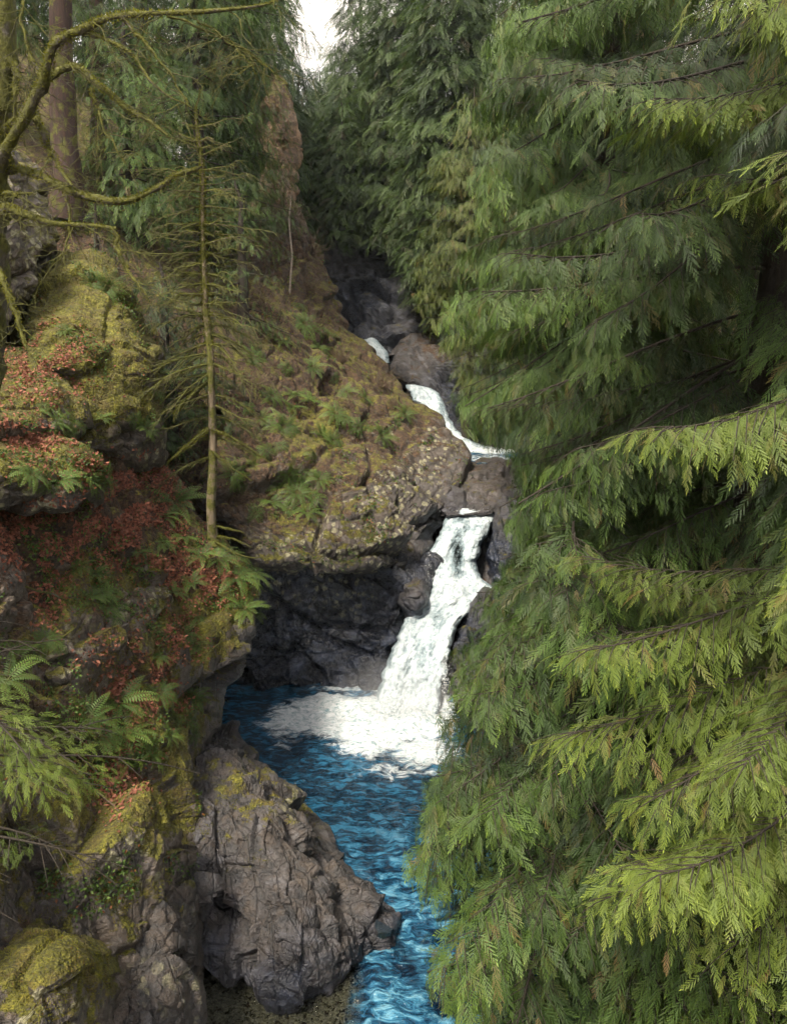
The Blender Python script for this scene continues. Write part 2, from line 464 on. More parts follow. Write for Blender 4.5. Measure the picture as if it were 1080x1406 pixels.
def relief(name, rows, depth, masks, mat, step=2.0, rnd=(22, 1.2), edge=(1, 1, 1, 1), back=5.0, bdir=(0, 0, -.25),
           disp=((2.4, .35), (.8, .14), (.3, .05)), noise_amp=.30, ragged=5.0, seed=1, soft=0.0, squash=(1.0, 1.0, 1.25), key=None, grain=None, warp=.15, crease=.45, smooth=2):
    """A rock mass: outline by rows (photo y, left x, right x), distance by control points, real thickness behind."""
    rows = np.asarray(rows, float)
    y0, y1 = rows[0, 0], rows[-1, 0]
    ys = np.arange(y0, y1 + step * .5, step)
    xl = np.interp(ys, rows[:, 0], rows[:, 1]); xr = np.interp(ys, rows[:, 0], rows[:, 2])
    z = np.zeros_like(ys)
    rl = ragged * (vnoise(np.stack([ys, z, z], 1), 28, seed) + .5 * vnoise(np.stack([ys, z, z], 1), 9, seed + 1))
    rr = ragged * (vnoise(np.stack([ys, z, z + 99], 1), 28, seed + 2) + .5 * vnoise(np.stack([ys, z, z + 99], 1), 9, seed + 3))
    xl = xl + rl * edge[0]; xr = xr + rr * edge[1]
    xr = np.maximum(xr, xl + 2)
    nu = int(max(8, (xr - xl).max() / step)); u = np.linspace(0, 1, nu + 1)
    PX = xl[:, None] + (xr - xl)[:, None] * u[None]
    PY = np.repeat(ys[:, None], nu + 1, 1) + 3 * vnoise(np.stack([PX, np.repeat(ys[:, None], nu + 1, 1), PX * 0], -1), 40, seed + 9)
    G = np.stack([PX, PY], -1)
    Y = tps([(a, b) for a, b, _ in depth], [c for *_, c in depth], G)
    if rnd[1] > 0:
        big = 1e5
        dl = (PX - xl[:, None]) if edge[0] else PX * 0 + big
        dr = (xr[:, None] - PX) if edge[1] else PX * 0 + big
        dt = (PY - y0) if edge[2] else PX * 0 + big
        db = (y1 - PY) if edge[3] else PX * 0 + big
        Y = Y
        for dd in (dl, dr, dt, db):
            w = np.clip(dd / rnd[0], 0, 1)
            Y = Y + rnd[1] * (1 - np.sqrt(np.clip(1 - (1 - w) ** 2, 0, 1)))
    P = at(PX, PY, Y)
    # masks (moss, litter, wet, lichen)
    mk = idw([(a, b) for a, b, *_ in masks], [c[2:] for c in masks], G)
    # closed sides going back
    K = 9
    def ext(A, isP):
        A = np.concatenate([np.repeat(A[:1], K, 0), A, np.repeat(A[-1:], K, 0)], 0)
        A = np.concatenate([np.repeat(A[:, :1], K, 1), A, np.repeat(A[:, -1:], K, 1)], 1)
        return A
    E = ext(P, True); ME = ext(mk, False)
    nv, nw = E.shape[:2]
    rv = np.clip(np.maximum(K - np.arange(nv), np.arange(nv) - (nv - K - 1)), 0, K)
    rw = np.clip(np.maximum(K - np.arange(nw), np.arange(nw) - (nw - K - 1)), 0, K)
    ring = np.maximum(rv[:, None], rw[None]) / K
    dirv = (E - CAM); dirv /= np.linalg.norm(dirv, axis=-1)[..., None]
    off = dirv * 1.0 + np.asarray(bdir)
    cen = P.reshape(-1, 3).mean(0)
    E = E + off * (ring ** 1.5 * back)[..., None] + (cen - E) * (ring * .12)[..., None]
    # normals and displacement
    du = np.gradient(E, axis=1); dv = np.gradient(E, axis=0)
    Nn = np.cross(du, dv); Nn /= np.linalg.norm(Nn, axis=-1)[..., None] + 1e-9
    toc = CAM - E; s = np.sign((Nn * toc).sum(-1)); s[s == 0] = 1
    Nn = Nn * s[..., None]
    for _ in range(3):
        Nn[1:-1, 1:-1] = (Nn[1:-1, 1:-1] * 2 + Nn[:-2, 1:-1] + Nn[2:, 1:-1] + Nn[1:-1, :-2] + Nn[1:-1, 2:]) / 6
    sq = np.asarray(squash)
    W = E + warp * np.stack([vnoise(E, 1.3, seed + 21), vnoise(E, 1.3, seed + 22), vnoise(E, 1.3, seed + 23)], -1)
    W = W * sq
    if grain is not None:
        gd = np.asarray(grain[:3], float); gd /= np.linalg.norm(gd)
        W = W - gd * ((W @ gd)[..., None]) * (1 - 1 / grain[3])
    tot = 0
    mossy = np.clip(ME[..., 0] * .9 + ME[..., 1] * .6, 0, 1) if soft else 0
    for k, (sc, am) in enumerate(disp):
        v, ed = facet(W, sc, seed + 31 * k)
        keep = 1 - soft * mossy * (0.35 if k == 0 else .8)
        tot = tot + am * keep * (1.25 if k == 0 else .85 if k == 1 else .55) * (v * 1.5 - crease * np.clip(.12 - ed, 0, 1) / .12)
    tot = tot + noise_amp * fbm(E, 2.2, 5, seed + 77) + (.10 * soft * mossy * fbm(E, .45, 3, seed + 78) if soft else 0)
    E = E + Nn * tot[..., None]
    for _ in range(smooth):
        M_ = E.copy()
        M_[1:-1, 1:-1] = (E[:-2, 1:-1] + E[2:, 1:-1] + E[1:-1, :-2] + E[1:-1, 2:]) / 4
        dl_ = np.linalg.norm(M_ - E, axis=-1)[..., None]
        E = E + (M_ - E) * np.clip(dl_ / .05, .15, .8)
    idx = np.arange(nv * nw).reshape(nv, nw)
    F = np.stack([idx[:-1, :-1], idx[1:, :-1], idx[1:, 1:], idx[:-1, 1:]], -1).reshape(-1, 4)
    V = E.reshape(-1, 3)
    o0 = cen.copy(); o0[2] = V[:, 2].min()
    me = mesh_np(name, V, F, mat, {'mask': ME.reshape(-1, 4)}, smooth=False, origin=o0)
    ob = link(name, me); ob.location = o0
    BV.append((BVHTree.FromPolygons(V.tolist(), F.tolist()), key or name))
    return ob


# far dark rock walls
o = relief('far_rock_wall', [(322, 452, 505), (332, 446, 580), (370, 446, 640), (420, 452, 690), (455, 468, 700), (490, 500, 700), (510, 520, 690)],
       [(446, 332, 64), (560, 332, 66), (500, 400, 62), (446, 455, 61), (520, 470, 58), (600, 400, 61), (600, 480, 57), (690, 450, 56)],
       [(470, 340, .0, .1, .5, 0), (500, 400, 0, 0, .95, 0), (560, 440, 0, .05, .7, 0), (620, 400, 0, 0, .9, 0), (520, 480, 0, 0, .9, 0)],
       M_DARK, step=2.2, rnd=(14, 1.5), back=6, disp=((6, 1.1), (2.4, .55), (.9, .2), (.4, .08)), noise_amp=.7, ragged=6, seed=3)
tag(o, 'dark shadowed rock wall behind the highest small cascade', 'rock wall')
o = relief('gorge_wall', [(455, 560, 640), (475, 545, 760), (500, 542, 780), (530, 562, 780), (560, 588, 780), (600, 612, 780), (625, 640, 790)],
       [(545, 490, 55), (620, 460, 56), (700, 470, 52), (570, 535, 52), (640, 560, 48), (700, 600, 46), (780, 560, 44), (620, 605, 46.5)],
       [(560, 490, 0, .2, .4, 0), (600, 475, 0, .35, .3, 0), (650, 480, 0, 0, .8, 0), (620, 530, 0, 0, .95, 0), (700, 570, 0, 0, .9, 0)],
       M_DARK, step=2.0, rnd=(14, 1.5), back=5, disp=((4, .8), (1.8, .42), (.7, .16), (.3, .06)), noise_amp=.5, ragged=6, seed=5)
tag(o, 'dark wet rock wall beside the middle cascade under the cedars', 'rock wall')

# the headland
o = relief('rock_headland',
       [(285, 352, 408), (330, 330, 430), (400, 320, 456), (455, 312, 478), (475, 305, 508), (500, 300, 530), (530, 295, 554), (560, 290, 578),
        (600, 288, 606), (630, 288, 634), (655, 288, 664), (680, 290, 645), (705, 300, 616), (740, 320, 598), (765, 335, 590), (790, 350, 590)],
       [(372, 110, 50), (400, 180, 50), (345, 200, 49), (404, 250, 49), (345, 300, 43), (425, 330, 48.5), (300, 400, 38), (455, 410, 48), (300, 500, 33), (400, 480, 38), (505, 480, 46), (300, 600, 29.5), (400, 600, 32),
        (500, 590, 35.5), (590, 560, 42), (640, 630, 38.5), (300, 700, 27), (400, 700, 28.2), (500, 700, 29.8), (610, 700, 33), (340, 790, 26.2), (450, 790, 26.6), (580, 790, 29.2), (660, 660, 36.5), (540, 640, 34), (560, 730, 31)],
       [(375, 130, .1, .75, 0, .2), (395, 220, 0, .35, 0, .3), (350, 300, .2, .6, 0, 0), (420, 380, .28, .68, 0, 0), (380, 440, .25, .7, 0, 0), (470, 480, .3, .7, 0, 0), (400, 520, .22, .72, 0, 0), (320, 560, .1, .7, 0, 0),
        (500, 540, .2, .66, 0, 0), (570, 560, .25, .55, 0, .1), (440, 590, .45, .55, 0, 0), (340, 680, .15, .6, 0, .1), (420, 680, .25, .6, 0, .2), (480, 640, .2, .5, 0, .45), (540, 610, .1, .45, 0, .7), (600, 610, 0, .25, .1, .5),
        (560, 680, .1, .15, .3, .85), (500, 730, .25, .2, .15, .85), (430, 760, .3, .15, .2, .8), (370, 780, .3, .2, .3, .4), (540, 780, 0, 0, .6, .3), (600, 720, 0, 0, .75, 0), (640, 650, 0, .15, .35, .1), (590, 670, 0, .1, .4, .3)],
       M_ROCK, step=1.7, rnd=(20, 2.0), back=7, bdir=(-.25, 0, -.1), disp=((3.2, .42), (1.3, .26), (.5, .10), (.22, .04)), noise_amp=.5, ragged=5, seed=8, soft=.8, key='headland')
tag(o, 'tall brown rock headland with lichen, moss and ferns left of the waterfall', 'rock headland')

M_SUNLIT_TAN = rock_material('sunlit_tan_rock', (0.15, 0.10, 0.062))  # warm sunlight on the tower is painted into this paler rock tone
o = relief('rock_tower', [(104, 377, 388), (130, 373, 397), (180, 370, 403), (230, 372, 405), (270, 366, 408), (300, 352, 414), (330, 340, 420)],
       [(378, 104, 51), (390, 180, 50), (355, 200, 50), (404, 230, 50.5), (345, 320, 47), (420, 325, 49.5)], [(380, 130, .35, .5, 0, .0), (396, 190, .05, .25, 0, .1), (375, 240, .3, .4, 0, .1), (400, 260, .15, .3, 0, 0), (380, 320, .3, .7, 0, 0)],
       M_SUNLIT_TAN, step=1.5, rnd=(14, 1.5), back=5, bdir=(-.2, 0, -.1), disp=((3.0, .3), (1.2, .25), (.5, .1)), noise_amp=.5, ragged=5, seed=9)
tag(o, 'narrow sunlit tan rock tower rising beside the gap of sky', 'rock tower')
o = relief('dark_cliff',
       [(765, 338, 610), (790, 342, 596), (810, 345, 585), (830, 343, 572), (850, 340, 562), (880, 336, 548), (910, 332, 536), (935, 325, 528), (960, 320, 520)],
       [(340, 775, 27.2), (450, 775, 28.3), (590, 775, 31), (340, 850, 26.6), (450, 840, 28.2), (570, 830, 29.2), (340, 930, 27.2), (430, 940, 27.7), (520, 950, 26.9), (540, 890, 28.3)],
       [(380, 805, .0, .0, .9, .3), (480, 815, 0, .0, .9, .32), (440, 800, .0, .0, .9, .3), (400, 880, -.3, -.3, 1, 0), (520, 900, -.3, -.3, 1, 0), (360, 930, -.3, -.3, .95, 0), (560, 820, -.2, -.2, .9, .0)],
       M_DARK, step=1.5, rnd=(12, .8), back=5, bdir=(0, 0, .1), disp=((2.0, .38), (.8, .24), (.34, .08), (.15, .02)), noise_amp=.2, ragged=4, seed=12, squash=(1, 1, 1), grain=(.8, 0, -.6, 2.2), warp=.06)
tag(o, 'wet blue black cliff face rising straight from the pool', 'cliff')
o = relief('rounded_rock', [(786, 562, 582), (800, 552, 590), (822, 548, 591), (842, 556, 580), (856, 560, 566)],
       [(555, 800, 29.2), (572, 815, 28.3), (590, 800, 29.3), (560, 850, 28.4)], [(570, 800, 0, .15, .45, .1), (575, 840, 0, 0, .9, 0)],
       M_DARK, step=1.3, rnd=(12, .7), back=2.5, disp=((1.2, .14), (.5, .08)), noise_amp=.12, ragged=2, seed=13)
tag(o, 'rounded wet rock bulging beside the main waterfall at its bend', 'boulder')

# ledge between the upper pool and the main lip
o = relief('rock_ledge', [(632, 634, 730), (645, 612, 740), (665, 600, 742), (690, 600, 740), (712, 600, 640)],
       [(630, 640, 38), (740, 640, 37.6), (700, 645, 37.6), (610, 690, 34), (700, 690, 34.6), (655, 665, 36)],
       [(640, 650, 0, .15, .3, .1), (680, 670, 0, .1, .35, 0), (620, 690, 0, 0, .7, 0), (700, 690, 0, 0, .8, 0)],
       M_ROCK, step=1.4, rnd=(10, .8), back=3.5, disp=((1.6, .22), (.7, .12), (.3, .05)), noise_amp=.2, ragged=4, seed=15)
tag(o, 'low brown rock ledge holding back the upper pool above the waterfall lip', 'rock ledge')
o = relief('wet_boulder', [(686, 690, 735), (698, 681, 760), (730, 672, 770), (765, 664, 775), (790, 670, 780), (808, 688, 780)],
       [(684, 690, 34), (740, 690, 33.5), (662, 760, 31.6), (720, 740, 31.2), (780, 760, 30.5), (690, 805, 30), (672, 705, 33)],
       [(700, 700, 0, 0, .6, .1), (680, 760, 0, 0, 1, 0), (740, 760, 0, 0, .9, 0)],
       M_DARK, step=1.4, rnd=(12, 1.1), back=3, disp=((2.0, .26), (.8, .14), (.3, .05)), noise_amp=.2, ragged=3, seed=17)
tag(o, 'dark wet boulder beside the main waterfall lip under the cedar', 'boulder')
o = relief('bank_rock', [(790, 690, 800), (815, 668, 840), (840, 640, 860), (870, 624, 870), (920, 616, 880), (970, 610, 880), (1010, 604, 880), (1040, 612, 880), (1075, 640, 860)],
       [(690, 795, 29.5), (645, 840, 29), (760, 830, 28), (626, 880, 27.6), (740, 900, 26), (612, 970, 25.4), (606, 1012, 23.9), (700, 1000, 23.5), (660, 1060, 21.5), (860, 950, 23.5), (860, 1040, 21)],
       [(680, 820, 0, 0, .6, .1), (640, 870, 0, 0, .95, 0), (630, 980, 0, .3, .4, 0), (700, 950, 0, .25, .5, 0), (840, 950, .3, .4, .3, 0)],
       M_DARK, step=1.7, rnd=(12, 1.0), back=4, disp=((2.0, .3), (.8, .17), (.3, .06)), noise_amp=.3, ragged=4, seed=19)
tag(o, 'dark rocky bank opposite the pool half hidden by cedar boughs', 'rock bank')

# the near bank on the left
left = relief('left_slope',
       [(540, -230, 60), (580, -230, 120), (615, -230, 190), (640, -230, 236), (680, -230, 262), (710, -230, 272), (745, -230, 300), (775, -230, 330), (800, -230, 346), (830, -230, 356), (860, -230, 350), (900, -230, 338), (930, -230, 326),
        (960, -230, 312), (985, -230, 300), (1010, -230, 284), (1040, -230, 266), (1070, -230, 256), (1100, -230, 256), (1140, -230, 262), (1200, -230, 268), (1280, -230, 276), (1330, -230, 276), (1440, -230, 268)],
       [(-230, 700, 11.5), (-230, 950, 9.2), (-230, 1200, 7.6), (-230, 1430, 6.6), (-230, 560, 13.5), (-70, 540, 17), (60, 560, 19), (-70, 620, 15), (100, 620, 18.8), (236, 640, 24), (-70, 700, 14), (100, 700, 17.2), (180, 690, 20.3), (266, 700, 22.8), (-70, 780, 12.8), (60, 780, 15.2), (140, 800, 16.8), (220, 790, 19.4), (330, 775, 22.3),
        (-70, 860, 12), (60, 870, 14.2), (160, 860, 15.9), (250, 860, 18.4), (350, 850, 21.5), (-70, 950, 11.2), (60, 960, 13.2), (160, 950, 15), (240, 950, 16.6), (318, 950, 19), (-70, 1040, 10.3), (80, 1040, 12.6),
        (180, 1040, 14.2), (262, 1050, 16), (-70, 1130, 9.6), (80, 1130, 11.6), (180, 1130, 12.9), (260, 1130, 14.5), (-70, 1220, 9.1), (100, 1220, 11.2), (200, 1220, 12.5), (268, 1220, 13.8), (-70, 1320, 8.6),
        (100, 1320, 10.4), (200, 1320, 11.6), (275, 1320, 12.9), (-70, 1430, 8.0), (120, 1430, 9.8), (268, 1430, 12.1)],
       [(0, 560, .35, .7, 0, 0), (120, 620, .2, .85, 0, 0), (200, 650, .15, .8, 0, 0), (230, 690, .2, .9, 0, 0), (60, 720, .1, .85, 0, 0), (150, 720, .15, .9, 0, 0), (220, 740, .2, .95, 0, 0), (120, 770, .75, .6, 0, 0),
        (40, 760, .2, .75, 0, 0), (10, 800, 0, .3, 0, .1), (60, 800, .35, .8, 0, 0), (200, 780, .6, .6, 0, 0), (270, 770, .3, .95, 0, 0), (320, 820, .8, .55, 0, 0), (290, 850, .85, .5, 0, 0), (180, 840, .1, .3, 0, .55), (90, 850, .45, .3, 0, .3),
        (90, 910, .1, .2, 0, .4), (150, 900, .55, .5, 0, .1), (230, 870, .6, .45, 0, .1), (210, 920, .5, .7, 0, 0), (300, 890, .55, .3, 0, 0), (345, 880, .1, 0, .6, 0), (320, 930, .1, 0, .6, 0), (270, 960, .6, .3, .1, 0), (40, 960, .3, .6, 0, 0),
        (150, 990, .35, .75, 0, 0), (220, 1030, .65, .3, 0, 0), (160, 1070, .35, .85, 0, 0), (60, 1060, .4, .45, 0, 0), (180, 1120, .75, .2, 0, 0), (240, 1090, .6, 0, .1, 0), (100, 1130, .5, .1, .15, 0), (40, 1180, .4, .1, .35, 0),
        (150, 1190, .3, .05, .15, .6), (230, 1180, .25, .05, .1, .2), (60, 1250, .2, .3, .4, 0), (180, 1260, .35, .1, .1, .2), (240, 1260, .1, 0, .1, .1), (220, 1350, 0, 0, .1, .3), (20, 1280, .1, .3, .3, 0), (180, 1400, 0, 0, .1, .3)],
       M_ROCK, step=1.7, rnd=(20, 1.3), edge=(0, 1, 1, 0), back=6, bdir=(-.3, 0, -.2), disp=((2.0, .40), (.85, .22), (.34, .08), (.15, .03)), grain=(.55, -.3, -.7, 1.6), warp=.08, crease=.25, noise_amp=.30, ragged=5, seed=22, soft=.5, key='slope')
tag(left, kind='structure'); left.name = 'hillside_terrain'

M_SLAB = rock_material('slab_rock', (0.050, 0.047, 0.047))
o = relief('promontory_rock',
       [(998, 285, 318), (1015, 275, 334), (1040, 262, 352), (1060, 256, 362), (1085, 252, 384), (1098, 250, 408), (1115, 250, 424), (1150, 252, 444), (1190, 256, 476), (1230, 260, 508), (1258, 262, 532), (1290, 262, 540), (1312, 262, 532),
        (1328, 266, 505), (1342, 275, 476), (1352, 300, 450), (1362, 330, 425)],
       [(300, 1002, 19.8), (262, 1060, 17), (320, 1060, 17.4), (358, 1055, 19.3), (405, 1100, 18.2), (250, 1150, 14.6), (330, 1150, 14.9), (400, 1150, 15.5), (440, 1145, 17.2), (262, 1240, 13.4), (300, 1240, 14.5), (360, 1240, 13.8), (440, 1240, 14.1),
        (508, 1232, 15.6), (538, 1285, 14.5), (270, 1325, 13.2), (320, 1320, 13.3), (420, 1320, 13.0), (500, 1320, 13.7), (420, 1362, 13.0), (310, 1352, 13.2), (385, 1110, 16)],
       [(300, 1030, -.1, -.2, .55, 0), (330, 1085, .2, -.2, .3, .1), (350, 1060, .15, -.2, .2, 0), (400, 1100, .12, -.2, .15, .35), (280, 1120, .1, -.2, .35, 0), (340, 1140, .05, -.2, .2, .15), (400, 1180, -.1, -.2, .15, .1), (300, 1200, -.1, -.2, .35, 0),
        (470, 1230, -.2, -.2, .22, 0), (350, 1280, -.2, -.2, .22, 0), (450, 1310, -.3, -.2, .4, 0), (520, 1300, -.3, -.2, .7, 0), (290, 1310, -.3, -.1, .7, 0), (400, 1345, -.3, -.3, .9, 0)],
       M_SLAB, step=1.4, rnd=(14, .7), edge=(1, 1, 1, 1), back=4, bdir=(-.15, 0, -.45), disp=((1.8, .24), (.8, .24), (.34, .11), (.15, .045)), noise_amp=.18, ragged=3, seed=27, squash=(1, 1, 1), key='promontory', grain=(.45, -.3, -.84, 1.6), warp=.05, crease=.22, smooth=1)
tag(o, 'big jagged brown grey rock jutting into the pool', 'rock')
o = relief('shore_stone', [(1257, 520, 532), (1262, 514, 539), (1272, 513, 541), (1280, 518, 536)], [(515, 1260, 14.5), (527, 1268, 14.2), (540, 1275, 14.4)], [(527, 1268, 0, 0, .8, 0)],
       M_DARK, step=1, rnd=(8, .2), back=.4, disp=((.5, .03), (.2, .02)), noise_amp=.03, ragged=1, seed=26)
tag(o, 'small round dark stone at the water tip of the jutting rock', 'boulder')

# boulders and outcrops on the bank
o = relief('mossy_boulder', [(344, 88, 125), (356, 72, 145), (378, 52, 158), (405, 36, 182), (450, 18, 207), (490, 8, 218), (525, 5, 226), (560, 5, 226), (590, 20, 220), (615, 70, 210), (632, 120, 203), (642, 150, 190)],
       [(105, 346, 26), (60, 380, 24.5), (150, 380, 25), (20, 450, 21), (110, 440, 21.5), (205, 450, 24.5), (10, 550, 19), (110, 540, 20), (222, 545, 23.5), (100, 600, 19.3), (205, 615, 22.4), (165, 640, 20.6), (160, 590, 20.2)],
       [(100, 380, .9, .25, 0, 0), (60, 430, .8, .35, 0, 0), (140, 430, 1, .2, 0, 0), (190, 450, .8, .3, 0, 0), (120, 500, .9, .3, 0, 0), (170, 520, .6, .6, 0, 0), (40, 490, .5, .65, 0, 0), (190, 560, .95, .1, 0, 0), (120, 570, .9, .2, 0, 0),
        (185, 615, -.4, 0, .05, .5), (90, 600, .7, .2, 0, 0), (160, 630, .5, .3, 0, 0)],
       M_ROCK, step=1.6, rnd=(26, 2.6), back=6, bdir=(-.2, 0, -.2), disp=((2.6, .4), (1.0, .2), (.4, .07), (.16, .03)), noise_amp=.5, ragged=5, seed=31, soft=.85, key='mossy boulder')
tag(o, 'huge moss covered boulder high on the bank with a bare pale patch at its foot', 'boulder')
o = relief('grey_crag', [(195, -70, 15), (230, -70, 42), (270, -70, 62), (310, -70, 78), (350, -70, 70), (390, -70, 45), (425, -70, 18), (450, -70, 0)],
       [(-70, 200, 21), (10, 200, 24), (70, 300, 24.5), (0, 320, 21.5), (-70, 400, 18.5), (20, 420, 21.5), (60, 370, 23.5)],
       [(20, 240, .35, .1, 0, .3), (30, 300, .1, .1, 0, .5), (40, 350, .05, 0, 0, .6), (10, 400, .3, .2, 0, .4)],
       M_ROCK, step=1.8, rnd=(16, 1.2), edge=(0, 1, 1, 0), back=5, disp=((2.2, .3), (.8, .18), (.3, .07)), noise_amp=.3, ragged=4, seed=33)
tag(o, 'pale grey crag behind the mossy branches above the mossy boulder', 'crag')
o = relief('mossy_mound', [(478, -70, 30), (500, -70, 66), (525, -70, 92), (552, -70, 112), (575, -70, 120), (600, -70, 112)],
       [(-70, 480, 17), (30, 480, 20), (60, 520, 18.2), (110, 560, 18.4), (0, 560, 16.2), (100, 598, 17.4)],
       [(10, 500, .3, .8, 0, 0), (60, 530, .85, .35, 0, 0), (100, 570, .6, .2, 0, 0), (30, 560, .4, .6, 0, 0), (90, 595, -.2, 0, 0, .5)],
       M_ROCK, step=1.6, rnd=(18, 1.2), edge=(0, 1, 1, 1), back=4, disp=((1.4, .18), (.5, .08)), noise_amp=.3, ragged=4, seed=35, soft=.8, key='mound')
tag(o, 'low mossy mound strewn with leaves at the foot of the mossy boulder', 'mound')
o = relief('ledge_boulder', [(566, -70, 20), (590, -70, 62), (612, -70, 105), (632, -70, 140), (650, -70, 150), (668, -70, 142), (688, -70, 118), (704, -70, 70), (714, -70, 30)],
       [(-70, 570, 15.4), (20, 570, 17.6), (60, 610, 16), (145, 645, 17.4), (0, 640, 13.9), (80, 650, 14.9), (120, 690, 16), (20, 710, 14.1), (-70, 700, 12.8)],
       [(10, 590, .4, .8, 0, 0), (60, 620, .7, .6, 0, 0), (110, 640, .9, .35, 0, 0), (30, 650, .75, .3, 0, 0), (130, 655, .8, .1, 0, 0), (80, 690, -.1, 0, .05, .4), (110, 685, 0, 0, .1, .2), (20, 690, 0, .1, .1, .5)],
       M_ROCK, step=1.5, rnd=(16, 1.2), edge=(0, 1, 1, 1), back=4, disp=((1.5, .2), (.6, .10), (.25, .05)), noise_amp=.3, ragged=4, seed=37, soft=.8, key='ledge boulder')
tag(o, 'overhanging ledge boulder with mossy cap and a fringe of hanging ferns', 'boulder')
o = relief('tilted_outcrop', [(806, 196, 228), (820, 172, 234), (838, 152, 226), (858, 138, 208), (876, 132, 186), (892, 136, 165)],
       [(210, 806, 18.3), (232, 822, 18.6), (180, 845, 16.5), (140, 880, 15.4), (200, 862, 16.9), (155, 890, 15.4)],
       [(200, 815, .1, 0, 0, .6), (170, 850, -.2, 0, 0, .6), (150, 885, .4, .1, 0, .4), (215, 835, .4, .1, 0, .5)],
       M_ROCK, step=1.3, rnd=(10, .6), back=1.6, disp=((1.2, .10), (.4, .06), (.16, .03)), noise_amp=.12, ragged=3, seed=39, key='outcrop')
tag(o, 'bare tilted slab of pale speckled rock in the middle of the leafy bank', 'rock outcrop')
o = relief('crack_stone', [(880, 62, 96), (896, 52, 108), (920, 50, 110), (944, 58, 100)], [(60, 890, 14.3), (100, 890, 14.8), (80, 920, 13.5), (80, 945, 13.5)], [(80, 900, .1, .1, 0, .5), (70, 935, .3, .2, 0, .3)],
       M_ROCK, step=1.3, rnd=(12, .5), back=1.2, disp=((.8, .08), (.3, .05)), noise_amp=.1, ragged=3, seed=41)
tag(o, 'grey stone showing through the ferns above the yellow cedar sprays', 'boulder')
o = relief('pink_stone', [(775, -20, 30), (790, -30, 44), (815, -30, 46), (850, -30, 40), (880, -30, 20)], [(-20, 780, 13.6), (35, 780, 14.7), (5, 830, 13.0), (40, 840, 14.2), (0, 880, 12.8)], [(10, 800, .0, .25, 0, .2), (20, 850, .1, .45, 0, .1)],
       M_ROCK, step=1.4, rnd=(14, .7), edge=(0, 1, 1, 1), back=2, disp=((1.1, .13), (.4, .07)), noise_amp=.14, ragged=3, seed=43)
tag(o, 'brownish pink stone at the very edge of the leafy bank', 'boulder')
o = relief('mossy_cap_boulder', [(1262, 50, 72), (1272, 36, 96), (1286, 22, 128), (1305, 8, 150), (1335, -20, 161), (1365, -60, 163), (1400, -70, 160), (1440, -70, 156)],
       [(62, 1262, 10.1), (20, 1300, 9.6), (90, 1290, 9.4), (150, 1310, 10), (60, 1340, 8.6), (160, 1370, 9.6), (-40, 1400, 7.9), (70, 1420, 8.2), (158, 1430, 9.2)],
       [(60, 1280, 1.1, .1, 0, 0), (100, 1310, 1.2, 0, 0, 0), (40, 1330, 1.1, .1, 0, 0), (140, 1320, .9, .1, 0, 0), (100, 1355, .35, .1, .1, .55), (60, 1370, .2, .25, .2, .5), (10, 1395, -.1, 0, 0, .8), (120, 1400, .4, .1, .2, .3), (150, 1420, 0, 0, .2, .1)],
       M_ROCK, step=1.3, rnd=(22, 1.0), edge=(0, 1, 1, 0), back=3, disp=((1.2, .14), (.45, .08), (.18, .04)), noise_amp=.22, ragged=3, seed=45, soft=.8, key='cap boulder')
tag(o, 'boulder with a bright yellow moss cap in the bottom corner of the bank', 'boulder')
o = relief('rock_column', [(1212, 226, 262), (1232, 212, 270), (1262, 200, 276), (1300, 184, 278), (1350, 168, 276), (1440, 158, 270)],
       [(245, 1214, 12.9), (200, 1270, 11.8), (272, 1270, 12.6), (235, 1290, 11.7), (175, 1350, 10.9), (230, 1370, 10.8), (275, 1360, 12), (165, 1430, 9.9), (265, 1430, 11.4)],
       [(245, 1230, .15, 0, .1, .2), (240, 1290, -.1, 0, .1, .1), (220, 1350, -.2, 0, .1, .3), (230, 1410, -.2, 0, .1, .2)],
       M_SLAB, step=1.3, rnd=(12, .6), edge=(1, 1, 1, 0), back=2, disp=((1.1, .16), (.45, .12), (.18, .045)), noise_amp=.12, ragged=3, seed=47, squash=(1, 1, 1), grain=(.15, -.1, -1, 2.4), warp=.03, crease=.15, smooth=1)
tag(o, 'upright ribbed grey rock column beside the yellow capped boulder', 'rock column')

# ------------------------------------------------------------------ valley terrain
def river_z(Y):
    return np.interp(Y, [-40, 28, 31, 34, 42, 45, 52, 58, 64, 80, 140, 400], [-1.2, -1.2, 2.0, 4.0, 5.0, 6.2, 8.5, 9.8, 13.5, 17.5, 22, 40])


def ground_h(X, Y):
    cx = np.interp(Y, [-40, 10, 27, 33, 45, 58, 80, 400], [-1, 0.2, -1.5, 3, 3.6, 0.5, -4, -28])
    hw = np.interp(Y, [-40, 10, 27, 33, 60, 90, 400], [6.5, 5.5, 4.8, 3.0, 3.5, 6, 10])
    d = X - cx
    L = np.clip(-d - hw, 0, None); R = np.clip(d - hw + 1.4, 0, None)
    sl = np.interp(Y, [0, 25, 33, 60, 90, 400], [.75, .8, 1.15, 1.15, .55, .3])
    h = river_z(Y) + np.where(L > 0, 38 * np.tanh(L * sl / 38), 0) + np.where(R > 0, 30 * np.tanh(R * 1.05 / 30) * np.interp(Y, [0, 60, 100, 400], [1, 1, .7, .3]), 0)
    P = np.stack([X, Y, X * 0], -1)
    amp = np.clip((L + R) / 3, 0, 1)
    return h + amp * (1.1 * fbm(P, 7, 4, 91) + .35 * fbm(P, 1.8, 3, 92)) + .15 * fbm(P, 1.2, 3, 93)


